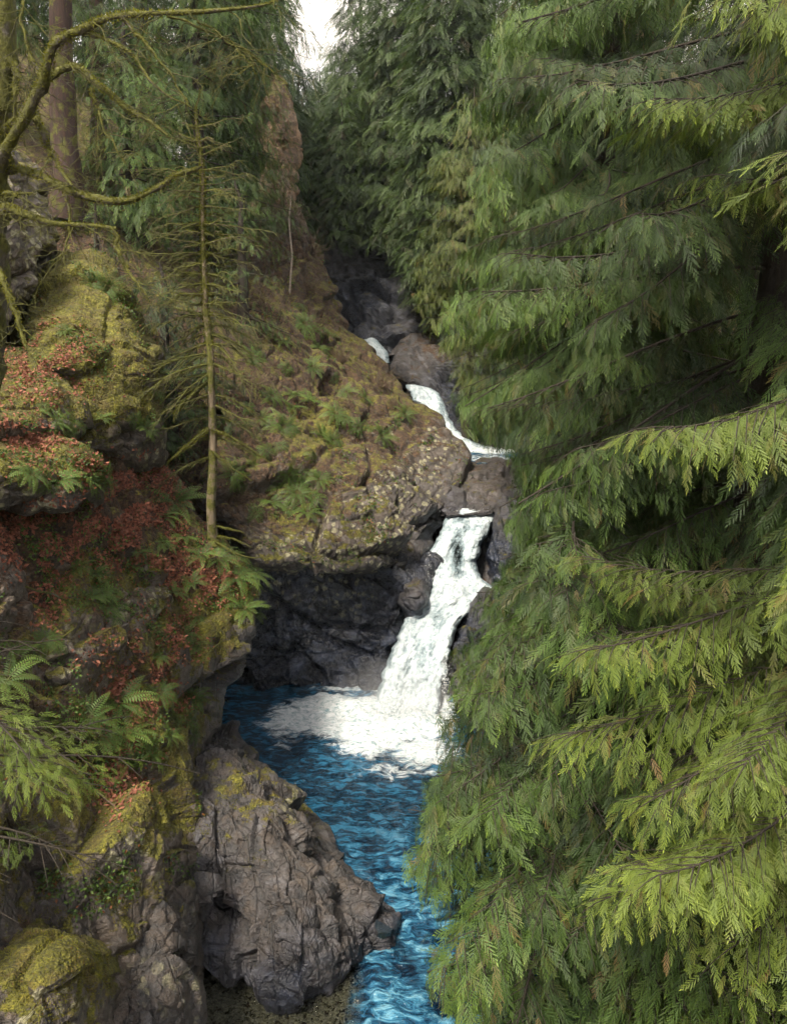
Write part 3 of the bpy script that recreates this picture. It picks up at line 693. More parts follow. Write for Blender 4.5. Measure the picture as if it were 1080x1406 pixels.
gx = np.concatenate([np.linspace(-700, -60, 24)[:-1], np.linspace(-60, 60, 300), np.linspace(60, 700, 24)[1:]])
gy = np.concatenate([np.linspace(-300, -20, 10)[:-1], np.linspace(-20, 110, 300), np.linspace(110, 900, 40)[1:]])
GX, GY = np.meshgrid(gx, gy)
GZ = ground_h(GX, GY)
V = np.stack([GX, GY, GZ], -1).reshape(-1, 3)
idx = np.arange(V.shape[0]).reshape(GX.shape)
F = np.stack([idx[:-1, :-1], idx[:-1, 1:], idx[1:, 1:], idx[1:, :-1]], -1).reshape(-1, 4)
mk = np.zeros((len(V), 4)); mk[:, 0] = .28; mk[:, 1] = .8
lowm = V[:, 2] < river_z(V[:, 1]) + .8
mk[lowm, 0] = 0; mk[lowm, 1] = 0.1; mk[lowm, 2] = .6
o = link('ground', mesh_np('ground', V, F, M_ROCK, {'mask': mk}, smooth=True)); tag(o, kind='structure')
BV.append((BVHTree.FromPolygons(V.tolist(), F.tolist()), 'ground'))

# ------------------------------------------------------------------ water
def water_sheet(name, x0, x1, y0, y1, z, step, mask_fn, amp=.03):
    xs = np.arange(x0, x1, step); ys = np.arange(y0, y1, step)
    X, Y = np.meshgrid(xs, ys)
    P = np.stack([X, Y * .6, X * 0], -1)
    m = mask_fn(X, Y)
    Q = P + .25 * np.stack([vnoise(P, .9, 5), vnoise(P, .9, 6), P[..., 2]], -1)
    w = amp * (fbm(Q, .9, 3, 51) + .7 * (0.5 - np.abs(vnoise(Q, .42, 52))) + .35 * vnoise(Q, .2, 53))
    w = w * (1 + 1.4 * m[..., 2])
    Z = z + w * (1 - .4 * m[..., 1]) + m[..., 0] * (.20 * fbm(P, .55, 5, 54, .6) + .06)
    V = np.stack([X, Y, Z], -1).reshape(-1, 3)
    idx = np.arange(len(V)).reshape(X.shape)
    F = np.stack([idx[:-1, :-1], idx[:-1, 1:], idx[1:, 1:], idx[1:, :-1]], -1).reshape(-1, 4)
    o = link(name, mesh_np(name, V, F, M_WATER, {'wm': m.reshape(-1, 4)}, smooth=True))
    return tag(o, kind='structure')


def seg_blob(X, Y, pts):
    """soft union of ellipses (x, y, rx, ry, strength)"""
    s = np.zeros_like(X)
    for (x, y, rx, ry, st) in pts:
        d = np.sqrt(((X - x) / rx) ** 2 + ((Y - y) / ry) ** 2)
        s = np.maximum(s, st * np.clip(1.35 - d, 0, 1))
    return s


def pool_mask(X, Y):
    foam = seg_blob(X, Y, [(.6, 25.2, 1.6, 2.0, 1.5), (-.6, 24.6, 1.9, 1.9, 1.25), (-2.2, 25.0, 1.9, 1.7, 1.1), (-3.2, 24.6, 1.5, 1.4, .8), (-.8, 23.0, 1.4, 1.0, .75), (.9, 22.6, 1.3, 1.5, .75), (-.2, 21.4, 1.3, .8, .45), (-3.6, 23.4, .9, 1.0, .4), (-1.6, 27.0, 2.2, .35, .55)])
    sh = np.clip((14.6 - Y) / .8, 0, 1) * np.clip((-.45 - X + (Y - 13) * .1) / .5, 0, 1)
    sky_refl = np.clip((19.5 - Y) / 5.5, 0, .85) * np.clip((X + 1.6) / 1.2, 0, 1)  # near stretch of the pool that gets the painted sky reflection
    return np.stack([foam, sh, sky_refl, X * 0 + 1], -1)


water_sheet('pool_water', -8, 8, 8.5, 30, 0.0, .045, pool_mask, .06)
water_sheet('upper_pool_water', .5, 12, 38.2, 47, 6.45, .09, lambda X, Y: np.stack([seg_blob(X, Y, [(4.2, 44.6, 1.4, 1.0, 1.3), (6.0, 43.8, 3.0, 2.0, .85), (5.0, 40.5, 2.4, 2.2, .5)]), X * 0, X * 0, X * 0 + 1], -1), .05)

# gravel seen through the shallow water
gxs = np.arange(-6, 3, .06); gys = np.arange(8.5, 15.6, .06)
X, Y = np.meshgrid(gxs, gys)
Z = -.10 - .5 * np.clip(X + 1.2, 0, 3) + .05 * fbm(np.stack([X, Y, X * 0], -1), .8, 4, 61)
V = np.stack([X, Y, Z], -1).reshape(-1, 3); idx = np.arange(len(V)).reshape(X.shape)
F = np.stack([idx[:-1, :-1], idx[:-1, 1:], idx[1:, 1:], idx[1:, :-1]], -1).reshape(-1, 4)
mk = np.zeros((len(V), 4)); mk[:, 1] = .75; mk[:, 2] = .2
o = link('riverbed', mesh_np('riverbed', V, F, M_ROCK, {'mask': mk}, smooth=True)); tag(o, kind='structure')


def chips(centers, sizes, flat=.6, seed=3, normals=None):
    """many small irregular stones: jittered octahedra"""
    r = np.random.default_rng(seed); n = len(centers)
    base = np.array([[1, 0, 0], [0, 1, 0], [-1, 0, 0], [0, -1, 0], [0, 0, 1], [0, 0, -1]], float)
    f = np.array([[0, 1, 4], [1, 2, 4], [2, 3, 4], [3, 0, 4], [1, 0, 5], [2, 1, 5], [3, 2, 5], [0, 3, 5]])
    V = base[None] * (1 + .5 * (r.random((n, 6, 1)) - .5)); V[..., 2] *= flat
    th = r.random(n) * 6.28; c, s = np.cos(th), np.sin(th)
    V = np.stack([V[..., 0] * c[:, None] - V[..., 1] * s[:, None], V[..., 0] * s[:, None] + V[..., 1] * c[:, None], V[..., 2]], -1)
    V = V * np.asarray(sizes)[:, None, None] + np.asarray(centers)[:, None]
    F = f[None] + (np.arange(n) * 6)[:, None, None]
    return V.reshape(-1, 3), F.reshape(-1, 3)


n = 2600
px = RNG.uniform(265, 500, n); py = RNG.uniform(1335, 1406, n)
rr = ray(px, py); Yg = -13.03 / rr[:, 2]
C = CAM + rr * Yg[:, None]; C = C[C[:, 0] < -.6]
V, F = chips(C, RNG.uniform(.015, .06, len(C)) ** 1.0, .5, 4)
M_PEB = plain('pebble', (.17, .15, .115), .6, .7, 25)
tag(link('gravel', mesh_np('gravel', V, F, M_PEB)), 'brown pebbles under the shallow water below the jutting rock', 'gravel', kind='stuff')


# ------------------------------------------------------------------ waterfalls
def cascade(name, rows, depth, label, seed=1, step=1.2, amp=.16, thin=(), splash=()):
    rows = np.asarray(rows, float)
    ys = np.arange(rows[0, 0], rows[-1, 0] + .1, step)
    xl = np.interp(ys, rows[:, 0], rows[:, 1]); xr = np.interp(ys, rows[:, 0], rows[:, 2])
    z = ys * 0
    xl = xl + 2.5 * vnoise(np.stack([ys, z, z], 1), 14, seed) + 1.5 * vnoise(np.stack([ys, z, z], 1), 5, seed)
    xr = xr + 2.5 * vnoise(np.stack([ys, z, z + 9], 1), 14, seed) + 1.5 * vnoise(np.stack([ys, z, z + 9], 1), 5, seed)
    nu = int((xr - xl).max() / step); u = np.linspace(0, 1, nu + 1)
    PX = xl[:, None] + (xr - xl)[:, None] * u[None]; PY = np.repeat(ys[:, None], nu + 1, 1)
    Y = tps([(a, b) for a, b, _ in depth], [c for *_, c in depth], np.stack([PX, PY], -1))
    e = np.minimum(u, 1 - u)[None] * (xr - xl)[:, None]
    Y = Y + .5 * (1 - np.sqrt(np.clip(1 - (1 - np.clip(e / 10, 0, 1)) ** 2, 0, 1)))
    P = at(PX, PY, Y)
    along = np.concatenate([[0], np.cumsum(np.linalg.norm(np.diff(P[:, nu // 2], axis=0), axis=1))])
    across = u[None] * np.linalg.norm(P[:, -1] - P[:, 0], axis=1)[:, None]
    across = across * .35 + .65 * u[None] * np.linalg.norm(P[:, -1] - P[:, 0], axis=1).mean()
    A = np.repeat(along[:, None], nu + 1, 1)
    Q = np.stack([across * 2.2, A * .55, A * 0], -1)
    d = amp * (fbm(Q, 1.3, 4, seed + 3) * 1.5 + .35 * fbm(Q * np.array([2.0, 1.4, 1]), .6, 3, seed + 4)) + amp * 1.5 * fbm(P, .55, 5, seed + 5, .62)
    tocam = CAM - P; tocam /= np.linalg.norm(tocam, axis=-1)[..., None]
    P = P + tocam * d[..., None]
    th = np.clip(1 - e / 7, 0, 1) * .45
    for (tx, ty, rx, ry, s) in thin:
        th = np.maximum(th, s * np.clip(1.3 - np.sqrt(((PX - tx) / rx) ** 2 + ((PY - ty) / ry) ** 2), 0, 1))
    wm = np.stack([across + .12 * fbm(P, .8, 3, seed + 6), A, th, th * 0 + 1], -1)
    # sides carry back so that the stream is a body, not a sheet
    K = 2
    P2 = np.concatenate([np.repeat(P[:, :1], K, 1), P, np.repeat(P[:, -1:], K, 1)], 1)
    W2 = np.concatenate([np.repeat(wm[:, :1], K, 1), wm, np.repeat(wm[:, -1:], K, 1)], 1)
    for k in range(K):
        back = (K - k) * .5
        P2[:, k] += -tocam[:, 0] * back; P2[:, -1 - k] += -tocam[:, -1] * back
    nv, nw = P2.shape[:2]
    idx = np.arange(nv * nw).reshape(nv, nw)
    F = np.stack([idx[:-1, :-1], idx[1:, :-1], idx[1:, 1:], idx[:-1, 1:]], -1).reshape(-1, 4)
    org = P[-1, nu // 2]
    t = root('waterfall', org, label, 'waterfall')
    link('falling_water', mesh_np('falling_water', P2.reshape(-1, 3), F, M_FALL, {'wm': W2.reshape(-1, 4)}, smooth=True, origin=org), t)
    if len(splash):
        r = np.random.default_rng(seed + 50); cs = []
        for (sx, sy, rx, ry, Ys, cnt) in splash:
            a = sx + rx * r.normal(0, .5, cnt); b = sy + ry * r.normal(0, .5, cnt)
            cs.append(at(a, b, Ys + r.normal(0, .25, cnt)))
        cs = np.concatenate(cs); sz = r.uniform(.005, .013, len(cs)) * r.choice([1, 1, 1.6], len(cs))
        V, F = chips(cs, sz, .8, seed)
        tag(link('spray_drops', mesh_np('spray_drops', V - org, F, M_DROP), t), kind='stuff')  # loose white water drops thrown off by the fall
    return t


M_DROP = plain('white_drop', (.8, .84, .86), .4, .1)
cascade('main', [(698, 622, 682), (706, 615, 681), (716, 609, 678), (728, 604, 673), (745, 594, 661), (762, 587, 657), (778, 583, 655), (792, 580, 659), (800, 584, 668), (807, 590, 680), (818, 586, 672), (830, 572, 656), (850, 556, 634),
                 (868, 548, 626), (888, 540, 620), (910, 532, 615), (930, 524, 611), (950, 518, 607), (972, 510, 603), (990, 506, 600), (1004, 512, 596)],
        [(650, 698, 34.2), (650, 706, 33.3), (610, 725, 32.6), (665, 725, 32.7), (600, 745, 31.8), (655, 745, 32), (590, 790, 30.4), (655, 790, 30.7), (640, 812, 29.7), (590, 830, 29), (660, 825, 29.4), (552, 860, 28.0), (620, 880, 27.2), (532, 900, 27.0), (525, 940, 26.2),
         (608, 940, 25.9), (560, 990, 24.8), (555, 1006, 24.3)],
        'main white waterfall bending between dark rocks and plunging into the blue pool', 21,
        thin=[(628, 760, 9, 34, .9), (632, 712, 10, 10, .5), (640, 725, 22, 6, .3), (580, 900, 12, 30, .28), (600, 850, 9, 20, .4)],
        splash=[(560, 975, 50, 22, 25.0, 2600), (620, 800, 40, 10, 29.8, 500), (610, 930, 6, 45, 26.0, 600), (588, 790, 5, 30, 30.3, 200), (640, 702, 26, 4, 33.4, 120)])
cascade('middle', [(528, 556, 566), (533, 556, 590), (540, 562, 603), (556, 574, 612), (572, 588, 616), (590, 600, 628), (606, 608, 650), (618, 616, 678), (628, 622, 704)],
        [(576, 531, 50.5), (590, 560, 48.5), (605, 590, 46.5), (630, 612, 45), (640, 626, 43.6), (690, 624, 43.4)],
        'middle white cascade sliding behind the brown headland into the upper pool', 31, amp=.2, thin=[(608, 560, 5, 14, .5)], splash=[(630, 615, 25, 6, 44.6, 400), (612, 575, 5, 20, 47.5, 150)])
cascade('top', [(461, 496, 508), (467, 491, 517), (475, 494, 525), (482, 506, 533), (490, 516, 536), (499, 526, 534)],
        [(502, 461, 58.5), (510, 475, 57), (522, 484, 56), (530, 498, 55)],
        'highest small white cascade seen over the shoulder of the headland', 41, amp=.2, splash=[(515, 478, 16, 8, 56.5, 150)])
cascade('trickle', [(461, 480, 487), (468, 479, 491), (475, 484, 490)], [(484, 461, 59), (486, 475, 58)],
        'tiny white trickle beside the highest cascade', 43, amp=.1)
cascade('sliver', [(658, 694, 702), (666, 697, 708), (676, 702, 712)], [(698, 658, 37.2), (706, 676, 36.2)],
        'small sliver of white water spilling over the upper rock ledge beside the cedar', 47, amp=.08)

# ------------------------------------------------------------------ foliage helpers
def quads_leaf(p, d, side, L, W, nrm=None, lift=0.0):
    """one rhombic leaf quad"""
    return [p, p + d * L * .45 + side * W, p + d * L, p + d * L * .45 - side * W]


def spray_template(detail, n=10, seed=0):
    """flat scale-leaf spray along +x (length 1), tip attribute"""
    r = random.Random(seed)
    V = []; F = []; T = []
    def add(p, d, s, L, W, t0, t1):
        k = len(V)
        V.extend(quads_leaf(p, d, s, L, W)); F.append([k, k + 1, k + 2, k + 3]); T.extend([t0, (t0 + t1) / 2, t1, (t0 + t1) / 2])
    X = np.array([1., 0, 0]); Yv = np.array([0, 1., 0])
    if detail == 0:
        for t in (.1, .3, .5, .7):
            for sg in (-1, 1):
                a = math.radians(42) ; d = np.array([math.cos(a), sg * math.sin(a), -.1]); d /= np.linalg.norm(d)
                s = np.cross([0, 0, 1], d)
                add(np.array([t, 0, -.15 * t * t]), d, s, .42 * (1.05 - t * .7), .075, t * .5, t * .6 + .4)
        add(np.array([.6, 0, -.06]), X, Yv, .42, .07, .5, 1)
    else:
        for k in range(n):
            t = .04 + .9 * k / n
            z0 = -.22 * t * t
            for sg in (-1, 1):
                L = .36 * (min(1, .45 + t * 1.6) ** .8) * (1.15 - t ** 1.6) * r.uniform(.75, 1.2)
                a = math.radians(r.uniform(30, 42) - 10 * t)
                d = np.array([math.cos(a), sg * math.sin(a), -.22 + r.uniform(-.1, .1)]); d /= np.linalg.norm(d)
                s = np.cross([0, 0, 1], d); s /= np.linalg.norm(s)
                p = np.array([t + .03 * sg, 0, z0])
                if r.random() < .07: continue
                if detail == 1:
                    add(p, d, s, L * 1.1, .010 + L * .042, t * .35, .45 + .55 * t)
                else:
                    add(p, d, s, L * 1.05, .013, t * .35, .4 + .6 * t)
                    m = max(2, int(L / .046))
                    for j in range(m):
                        f = (j + .4) / (m + .1)
                        pj = p + d * L * f
                        for s2 in (-1, 1):
                            a2 = .55
                            dd = d * math.cos(a2) + s * s2 * math.sin(a2); dd[2] -= .05
                            ss = np.cross([0, 0, 1], dd); ss /= np.linalg.norm(ss) + 1e-9
                            add(pj, dd, ss, .050 * (1.1 - f * .45), .010, t * .35 + f * .3, .35 + .35 * t + .3 * f)
        add(np.array([.9, 0, -.18]), np.array([1, 0, -.3]), Yv, .16, .025, .8, 1)
    return np.array(V, float), np.array(F), np.array(T, float)


def bend(t, k, w):
    v, f, c = t; v = v.copy(); v[:, 2] -= k * v[:, 0] ** 2; v[:, 1] += w * v[:, 0] ** 2
    return v, f, c


SPR = {0: [spray_template(0)], 1: [bend(spray_template(1, 7, 1), .1, .08), bend(spray_template(1, 8, 2), .3, -.1), bend(spray_template(1, 6, 5), -.05, .05)],
       2: [bend(spray_template(2, 7, 3), .1, .1), bend(spray_template(2, 8, 4), .35, -.08), bend(spray_template(2, 6, 6), -.05, -.12)]}


def needle_template():
    """small fir twig: a fan of short needles"""
    V = []; F = []; T = []
    for k in range(9):
        t = k / 9
        for sg in (-1, 1):
            d = np.array([.55, sg * .8, .05 * sg]); d /= np.linalg.norm(d); s = np.cross([0, 0, 1], d)
            i = len(V); V.extend(quads_leaf(np.array([t, 0, -.1 * t * t]), d, s, .26 * (1.1 - .6 * t), .035)); F.append([i, i + 1, i + 2, i + 3]); T.extend([t * .4, t * .6, t, t * .6])
    return np.array(V), np.array(F), np.array(T)


SPR['needle'] = [needle_template()]


def bake(tmpls, pos, ax, nrm, size, tint, rnd, dead, tipk=None):
    """place leaf templates: arrays of n transforms -> V, F, colours"""
    pos = np.asarray(pos); n = len(pos)
    ax = np.asarray(ax); ax = ax / (np.linalg.norm(ax, axis=1)[:, None] + 1e-9)
    nrm = np.asarray(nrm); nrm = nrm - (nrm * ax).sum(1)[:, None] * ax; nrm /= np.linalg.norm(nrm, axis=1)[:, None] + 1e-9
    sd = np.cross(nrm, ax)
    which = np.arange(n) % len(tmpls)
    VV = []; FF = []; CC = []; off = 0
    for k, (tv, tf, tt) in enumerate(tmpls):
        m = which == k
        if not m.any(): continue
        P = pos[m][:, None] + size[m][:, None, None] * (tv[None, :, 0:1] * ax[m][:, None] + tv[None, :, 1:2] * sd[m][:, None] + tv[None, :, 2:3] * nrm[m][:, None])
        c = np.zeros((m.sum(), len(tv), 4), np.float32)
        c[..., 0] = tint[m][:, None]; c[..., 1] = tt[None] ** 2 * (tipk[m][:, None] if tipk is not None else 1); c[..., 2] = rnd[m][:, None]; c[..., 3] = dead[m][:, None]
        VV.append(P.reshape(-1, 3).astype(np.float32)); CC.append(c.reshape(-1, 4))
        FF.append((tf[None] + (np.arange(m.sum()) * len(tv))[:, None, None]).reshape(-1, 4) + off)
        off += m.sum() * len(tv)
    return np.concatenate(VV), np.concatenate(FF), np.concatenate(CC)


STAT = {'q': 0}


def tree(name, base, top, label, cat='tree', group=None, zlow=0.1, R=3.5, prof='cone', density=9, slope=(-.05, .35, .25), lsec=.7, dsec=.16, dspr=.17, spr=.34, hang=.55,
         detail=1, mat=None, bark=None, trunk_r=.3, prune=None, seed=1, tint=(.15, .95), dead=.03, az=None, window=(-120, 1230, -140, 1560), zwin=None, lean=(0, 0), limbs=True, prune_r=None, ymax=None, outer=0.0, limb_r=.022):
    r = np.random.default_rng(seed)
    base = np.asarray(base, float); H = top - base[2]
    lean = np.array([lean[0], lean[1], 0.0])
    t = root(name, base, label, cat, group)
    zz = np.linspace(0, 1, 26)
    wob = np.stack([.15 * vnoise(np.stack([zz * 6, zz * 0, zz * 0], 1), 1, seed), .15 * vnoise(np.stack([zz * 6, zz * 0 + 9, zz * 0], 1), 1, seed), zz * 0], 1) * (zz[:, None] > 0)
    tp = base + np.array([0, 0, H]) * zz[:, None] + lean * zz[:, None] * H + wob * min(1, R / 3)
    tr = trunk_r * (1 - zz) ** .75 + .02 + trunk_r * .5 * np.exp(-zz * 30)
    V, F = tubes([(tp, tr)], 12)
    th = vnoise(V * np.array([1, 1, .25]), .22, seed) * .06 * trunk_r / .3
    V[:, :2] += (V[:, :2] - np.repeat(tp, 12, 0)[:, :2]) * th[:, None] * 3
    link('trunk', mesh_np('trunk', V, F, bark or M_BARK, smooth=True, origin=base), t)
    S = dict(p=[], a=[], n=[], s=[], t=[], r=[], d=[], k=[]); wood = []
    nl = int(H * (1 - zlow) * density)
    for i in range(nl):
        h = zlow + (1 - zlow) * (i + r.random()) / nl
        hz = base[2] + h * H
        if zwin and not (zwin[0] < hz < zwin[1]): continue
        c = base + np.array([0, 0, h * H]) + lean * h * H
        if prof == 'cone': L = R * ((1 - h) ** .75) * min(1, .55 + (h - zlow) * 3.5)
        elif prof == 'column': L = R * (min(1, (1 - h) * 4) ** .7)
        elif prof == 'broad': L = R * (math.sin(math.pi * (.15 + .85 * h)) ** .6)
        else: L = R * prof(h)
        L = L * r.uniform(.62, 1.1) + .15
        a = r.uniform(0, 2 * math.pi) if az is None else r.uniform(*az)
        hd = np.array([math.cos(a), math.sin(a), 0.0])
        # skip limbs wholly on the far side of big trees now and then
        far = hd[1] > .55
        if far and r.random() < .55: continue
        s = np.linspace(0, 1, 9)
        pts = c + hd * (L * s)[:, None]
        pts[:, 2] += L * ((slope[0] + r.normal(0, .13)) * s - slope[1] * s ** 2 + slope[2] * s ** 3)
        swing = r.normal(0, .12) * L
        pts += np.array([-hd[1], hd[0], 0]) * (swing * s ** 2)[:, None]
        px, py, f = proj(pts)
        if f.max() < .5 or (px.max() < window[0] - 60) or (px.min() > window[1] + 60) or py.max() < window[2] - 60 or py.min() > window[3] + 60: continue
        lim = 1.0
        if prune is not None:
            bx = prune(py) + r.normal(0, 10)
            bad = np.where(px < bx)[0]
            if len(bad): lim = max(.12, s[bad[0]] - .05)
        if limbs and r.random() < .6:
            k = s <= (1.1 if lim == 1 else lim - .06)
            if k.sum() > 1 and lim > .3: wood.append((pts[k], (limb_r * (L / 3) ** .6) * (1 - s[k] * .85) + .004))
        ns = max(2, int(L / dsec))
        ss = np.linspace(.14, 1, ns) + r.normal(0, .01, ns)
        ltint = r.uniform(tint[0], tint[1])
        for j, sj in enumerate(ss):
            if sj > lim + .02 and sj > .2: break
            sj = min(sj, 1)
            p0 = np.array([np.interp(sj, s, pts[:, q]) for q in range(3)])
            p1 = np.array([np.interp(min(1, sj + .08), s, pts[:, q]) for q in range(3)]); p9 = np.array([np.interp(sj - .08, s, pts[:, q]) for q in range(3)])
            T = p1 - p9; T /= np.linalg.norm(T) + 1e-9
            sdv = np.cross([0, 0, 1], T); sdv /= np.linalg.norm(sdv) + 1e-9
            sg = 1 if j % 2 else -1
            an = math.radians(62 - 30 * sj + r.normal(0, 8))
            if j == ns - 1: an = 0
            d = T * math.cos(an) + sdv * sg * math.sin(an) + np.array([0, 0, r.normal(-.05, .1)])
            l = lsec * (.45 + .75 * math.sin(math.pi * min(1, sj * .8 + .1))) * r.uniform(.6, 1.2) * min(1, L / 1.5 + .3)
            m = max(1, int(l / dspr))
            tt = (np.arange(m) + r.random(m) * .6 + .4) / m
            tt[-1] = 1
            P = p0 + d * (l * tt)[:, None]; P[:, 2] -= l * .45 * hang * tt ** 2
            if limbs and detail == 2 and l > .4 and (prune is None or proj(p0 + d * l)[0] > prune(proj(p0)[1]) + 12):
                wood.append((np.array([p0, p0 + d * l * .5 - [0, 0, l * .11 * hang], p0 + d * l - [0, 0, l * .45 * hang]]), np.array([.009, .006, .003])))
            sgn = np.where(np.arange(m) % 2 == 0, 1, -1); sgn[-1] = 0
            an2 = np.radians(38) * sgn + r.normal(0, .15, m)
            sd2 = np.cross([0, 0, 1], d); sd2 /= np.linalg.norm(sd2) + 1e-9
            A = d * np.cos(an2)[:, None] + sd2 * np.sin(an2)[:, None]
            A = A + np.array([0, 0, -1.0]) * (hang * r.uniform(.2, 1.9, m))[:, None] + r.normal(0, .1, (m, 3))
            Nn = np.array([0, 0, 1.0]) + hd * .55 + r.normal(0, .22, (m, 3))
            S['p'].append(P); S['a'].append(A); S['n'].append(Nn)
            S['s'].append(spr * r.uniform(.65, 1.25, m) * (1.15 - .35 * sj))
            S['t'].append(np.clip(ltint + r.normal(0, .14, m), 0, 1)); S['r'].append(r.random(m))
            S['d'].append((r.random(m) < dead) * r.uniform(.5, 1, m)); S['k'].append(np.clip((sj - .25) * 1.6, 0, 1) * r.uniform(.3, 1.1, m))
    P, A, Nn = (np.concatenate(S[k]) for k in 'pan'); sz, ti, rn, de, kk = (np.concatenate(S[k]) for k in 'strdk')
    Ax = A / np.linalg.norm(A, axis=1)[:, None]
    px, py, f = proj(P); qx, qy, qf = proj(P + Ax * sz[:, None])
    ok = (px > window[0]) & (px < window[1]) & (py > window[2]) & (py < window[3]) & (f > .8)
    if ymax is not None: ok &= np.maximum(qy, py) < ymax(px) + 8 * np.sin(px * .31) + 5 * np.sin(px * .83)
    if prune_r is not None: ok &= np.maximum(qx, px) < prune_r(np.maximum(py, qy))
    if prune is not None:
        ok &= np.minimum(qx, px) > prune(np.minimum(py, qy)) + 7 * np.sin(py * .21) + 6 * np.sin(py * .067 + 1)
    P, A, Nn, sz, ti, rn, de, kk = (x[ok] for x in (P, A, Nn, sz, ti, rn, de, kk))
    if detail == 2:
        fz_ = proj(P)[2]; nr = fz_ < 13.5 + r.normal(0, .6, len(fz_)); parts = []
        for mm, dd_ in ((nr, 2), (~nr, 1)):
            if mm.any(): parts.append(bake(SPR[dd_], P[mm], A[mm], Nn[mm], sz[mm], ti[mm], rn[mm], de[mm], kk[mm]))
        V = np.concatenate([x[0] for x in parts]); C = np.concatenate([x[2] for x in parts])
        F = np.concatenate([x[1] + o_ for x, o_ in zip(parts, np.cumsum([0] + [len(x[0]) for x in parts[:-1]]))])
    else:
        V, F, C = bake(SPR[detail], P, A, Nn, sz, ti, rn, de, kk)
    STAT['q'] += len(F)
    link('crown', mesh_np('crown', V, F, mat or M_CEDAR, {'col': C}, origin=base), t)
    if wood:
        V, F = tubes(wood, 5)
        link('limbs', mesh_np('limbs', V, F, bark or M_BARK, smooth=True, origin=base), t)
    return t


def px_at(px, Y):
    """world x of a photo column at eye level"""
    return (px - 540) / FPX / CP * Y


def gz(X, Y):
    return float(ground_h(np.array([float(X)]), np.array([float(Y)]))[0])


def tr_at(name, px, Y, top_py, label, sink=.4, **kw):
    X = px_at(px, Y)
    z0 = gz(X, Y) - sink
    top = float(at(px, top_py, Y)[2]) if top_py is not None else kw.pop('top')
    return tree(name, (X, Y, z0), top, label, **kw)


CED = np.array([(-200, 690), (0, 680), (60, 668), (130, 650), (200, 648), (300, 640), (400, 612), (455, 594), (500, 600), (560, 622), (590, 644), (612, 704), (640, 704), (690, 692), (740, 704), (800, 672), (822, 644), (860, 642), (900, 618),
                (960, 610), (1020, 594), (1090, 582), (1150, 556), (1180, 560), (1230, 575), (1258, 604), (1290, 580), (1330, 572), (1360, 606), (1406, 622), (1700, 640)], float)
cedar_edge = lambda y: np.interp(y, CED[:, 0], CED[:, 1])
HR = CED.copy(); HR[:, 1] += 0

CED_KW = dict(mat=M_CEDAR, bark=M_BARK, prune=cedar_edge)
# near cedars on the opposite bank
tr_at('red_cedar', 1030, 15.5, None, 'big western red cedar with long drooping boughs leaning over the blue pool', top=25, R=6.3, prof='column', zlow=.02, density=11, detail=2, seed=101, trunk_r=.42, slope=(-.15, .5, .35), lsec=.8, hang=.75, spr=.46, dsec=.115, dspr=.12, zwin=(0, 23), tint=(.0, .85), **CED_KW)
tr_at('red_cedar', 1230, 10.5, None, 'nearest red cedar whose bright yellow green boughs enter over the frame edge', top=22, R=4.0, prof='column', zlow=.05, density=8, detail=2, seed=102, trunk_r=.4, slope=(-.1, .45, .35), lsec=.75, hang=.6, spr=.34, dsec=.085, dspr=.09, zwin=(2, 19),
      tint=(.45, 1.0), mat=M_CEDAR_Y, bark=M_BARK)
tr_at('red_cedar', 800, 20.5, None, 'red cedar with dense boughs reaching towards the rock ledge at the waterfall lip', top=27, R=4.6, prof='column', zlow=.02, density=9, detail=1, seed=103, trunk_r=.4, slope=(-.12, .5, .35), lsec=.9, hang=.7, spr=.52, dsec=.13, dspr=.13, zwin=(0, 28), tint=(.05, .95), **CED_KW)
tr_at('red_cedar', 790, 13.2, None, 'low bushy red cedar whose tips almost touch the pool near the jutting rock', top=9.8, R=4.2, prof='broad', zlow=.02, density=15, detail=2, seed=104, trunk_r=.22, slope=(.05, .35, .2), lsec=.7, hang=.6, spr=.46, dsec=.11, dspr=.12, tint=(.1, .95), **CED_KW)
tr_at('red_cedar', 790, 28, None, 'tall shaded red cedar rising behind the dense cedar by the waterfall lip', top=31, R=5.2, prof='column', zlow=.02, density=8, detail=1, seed=105, trunk_r=.45, slope=(-.12, .5, .32), lsec=1.1, hang=.7, spr=.55, dsec=.19, zwin=(4, 34), tint=(0, .6), **CED_KW)
tr_at('red_cedar', 1010, 24, None, 'dark red cedar deep in shade behind the big leaning cedar', top=29, R=5, prof='column', zlow=.05, density=7, detail=1, seed=106, trunk_r=.5, lsec=1.1, hang=.7, spr=.55, dsec=.2, zwin=(2, 30), tint=(0, .45), **CED_KW)
tr_at('red_cedar', 775, 36, None, 'red cedar whose boughs hang over the middle cascade', top=34, R=6.0, prof='column', zlow=.1, density=8, detail=1, seed=107, trunk_r=.4, lsec=1.1, hang=.6, spr=.6, dsec=.2, zwin=(4, 38), tint=(.15, .8), **CED_KW)

# yellowish tree above the far wall
OLV = np.array([(-200, 640), (80, 625), (140, 600), (200, 575), (260, 552), (330, 556), (400, 556), (450, 560), (475, 590), (510, 600), (600, 640)], float)
tr_at('olive_cedar', 640, 46, 118, 'yellow olive cedar standing above the dark gorge wall', R=6.2, prof='cone', zlow=.02, density=14, detail=1, seed=111, trunk_r=.3, slope=(.1, .2, .1), lsec=.9, hang=.7, spr=.55, dsec=.2, dspr=.2, mat=M_OLIVE, tint=(.4, 1.0),
      ymax=lambda x: np.interp(x, [540, 560, 590, 620, 650, 700], [330, 400, 455, 500, 580, 640]), prune=lambda y: np.interp(y, OLV[:, 0], OLV[:, 1]))

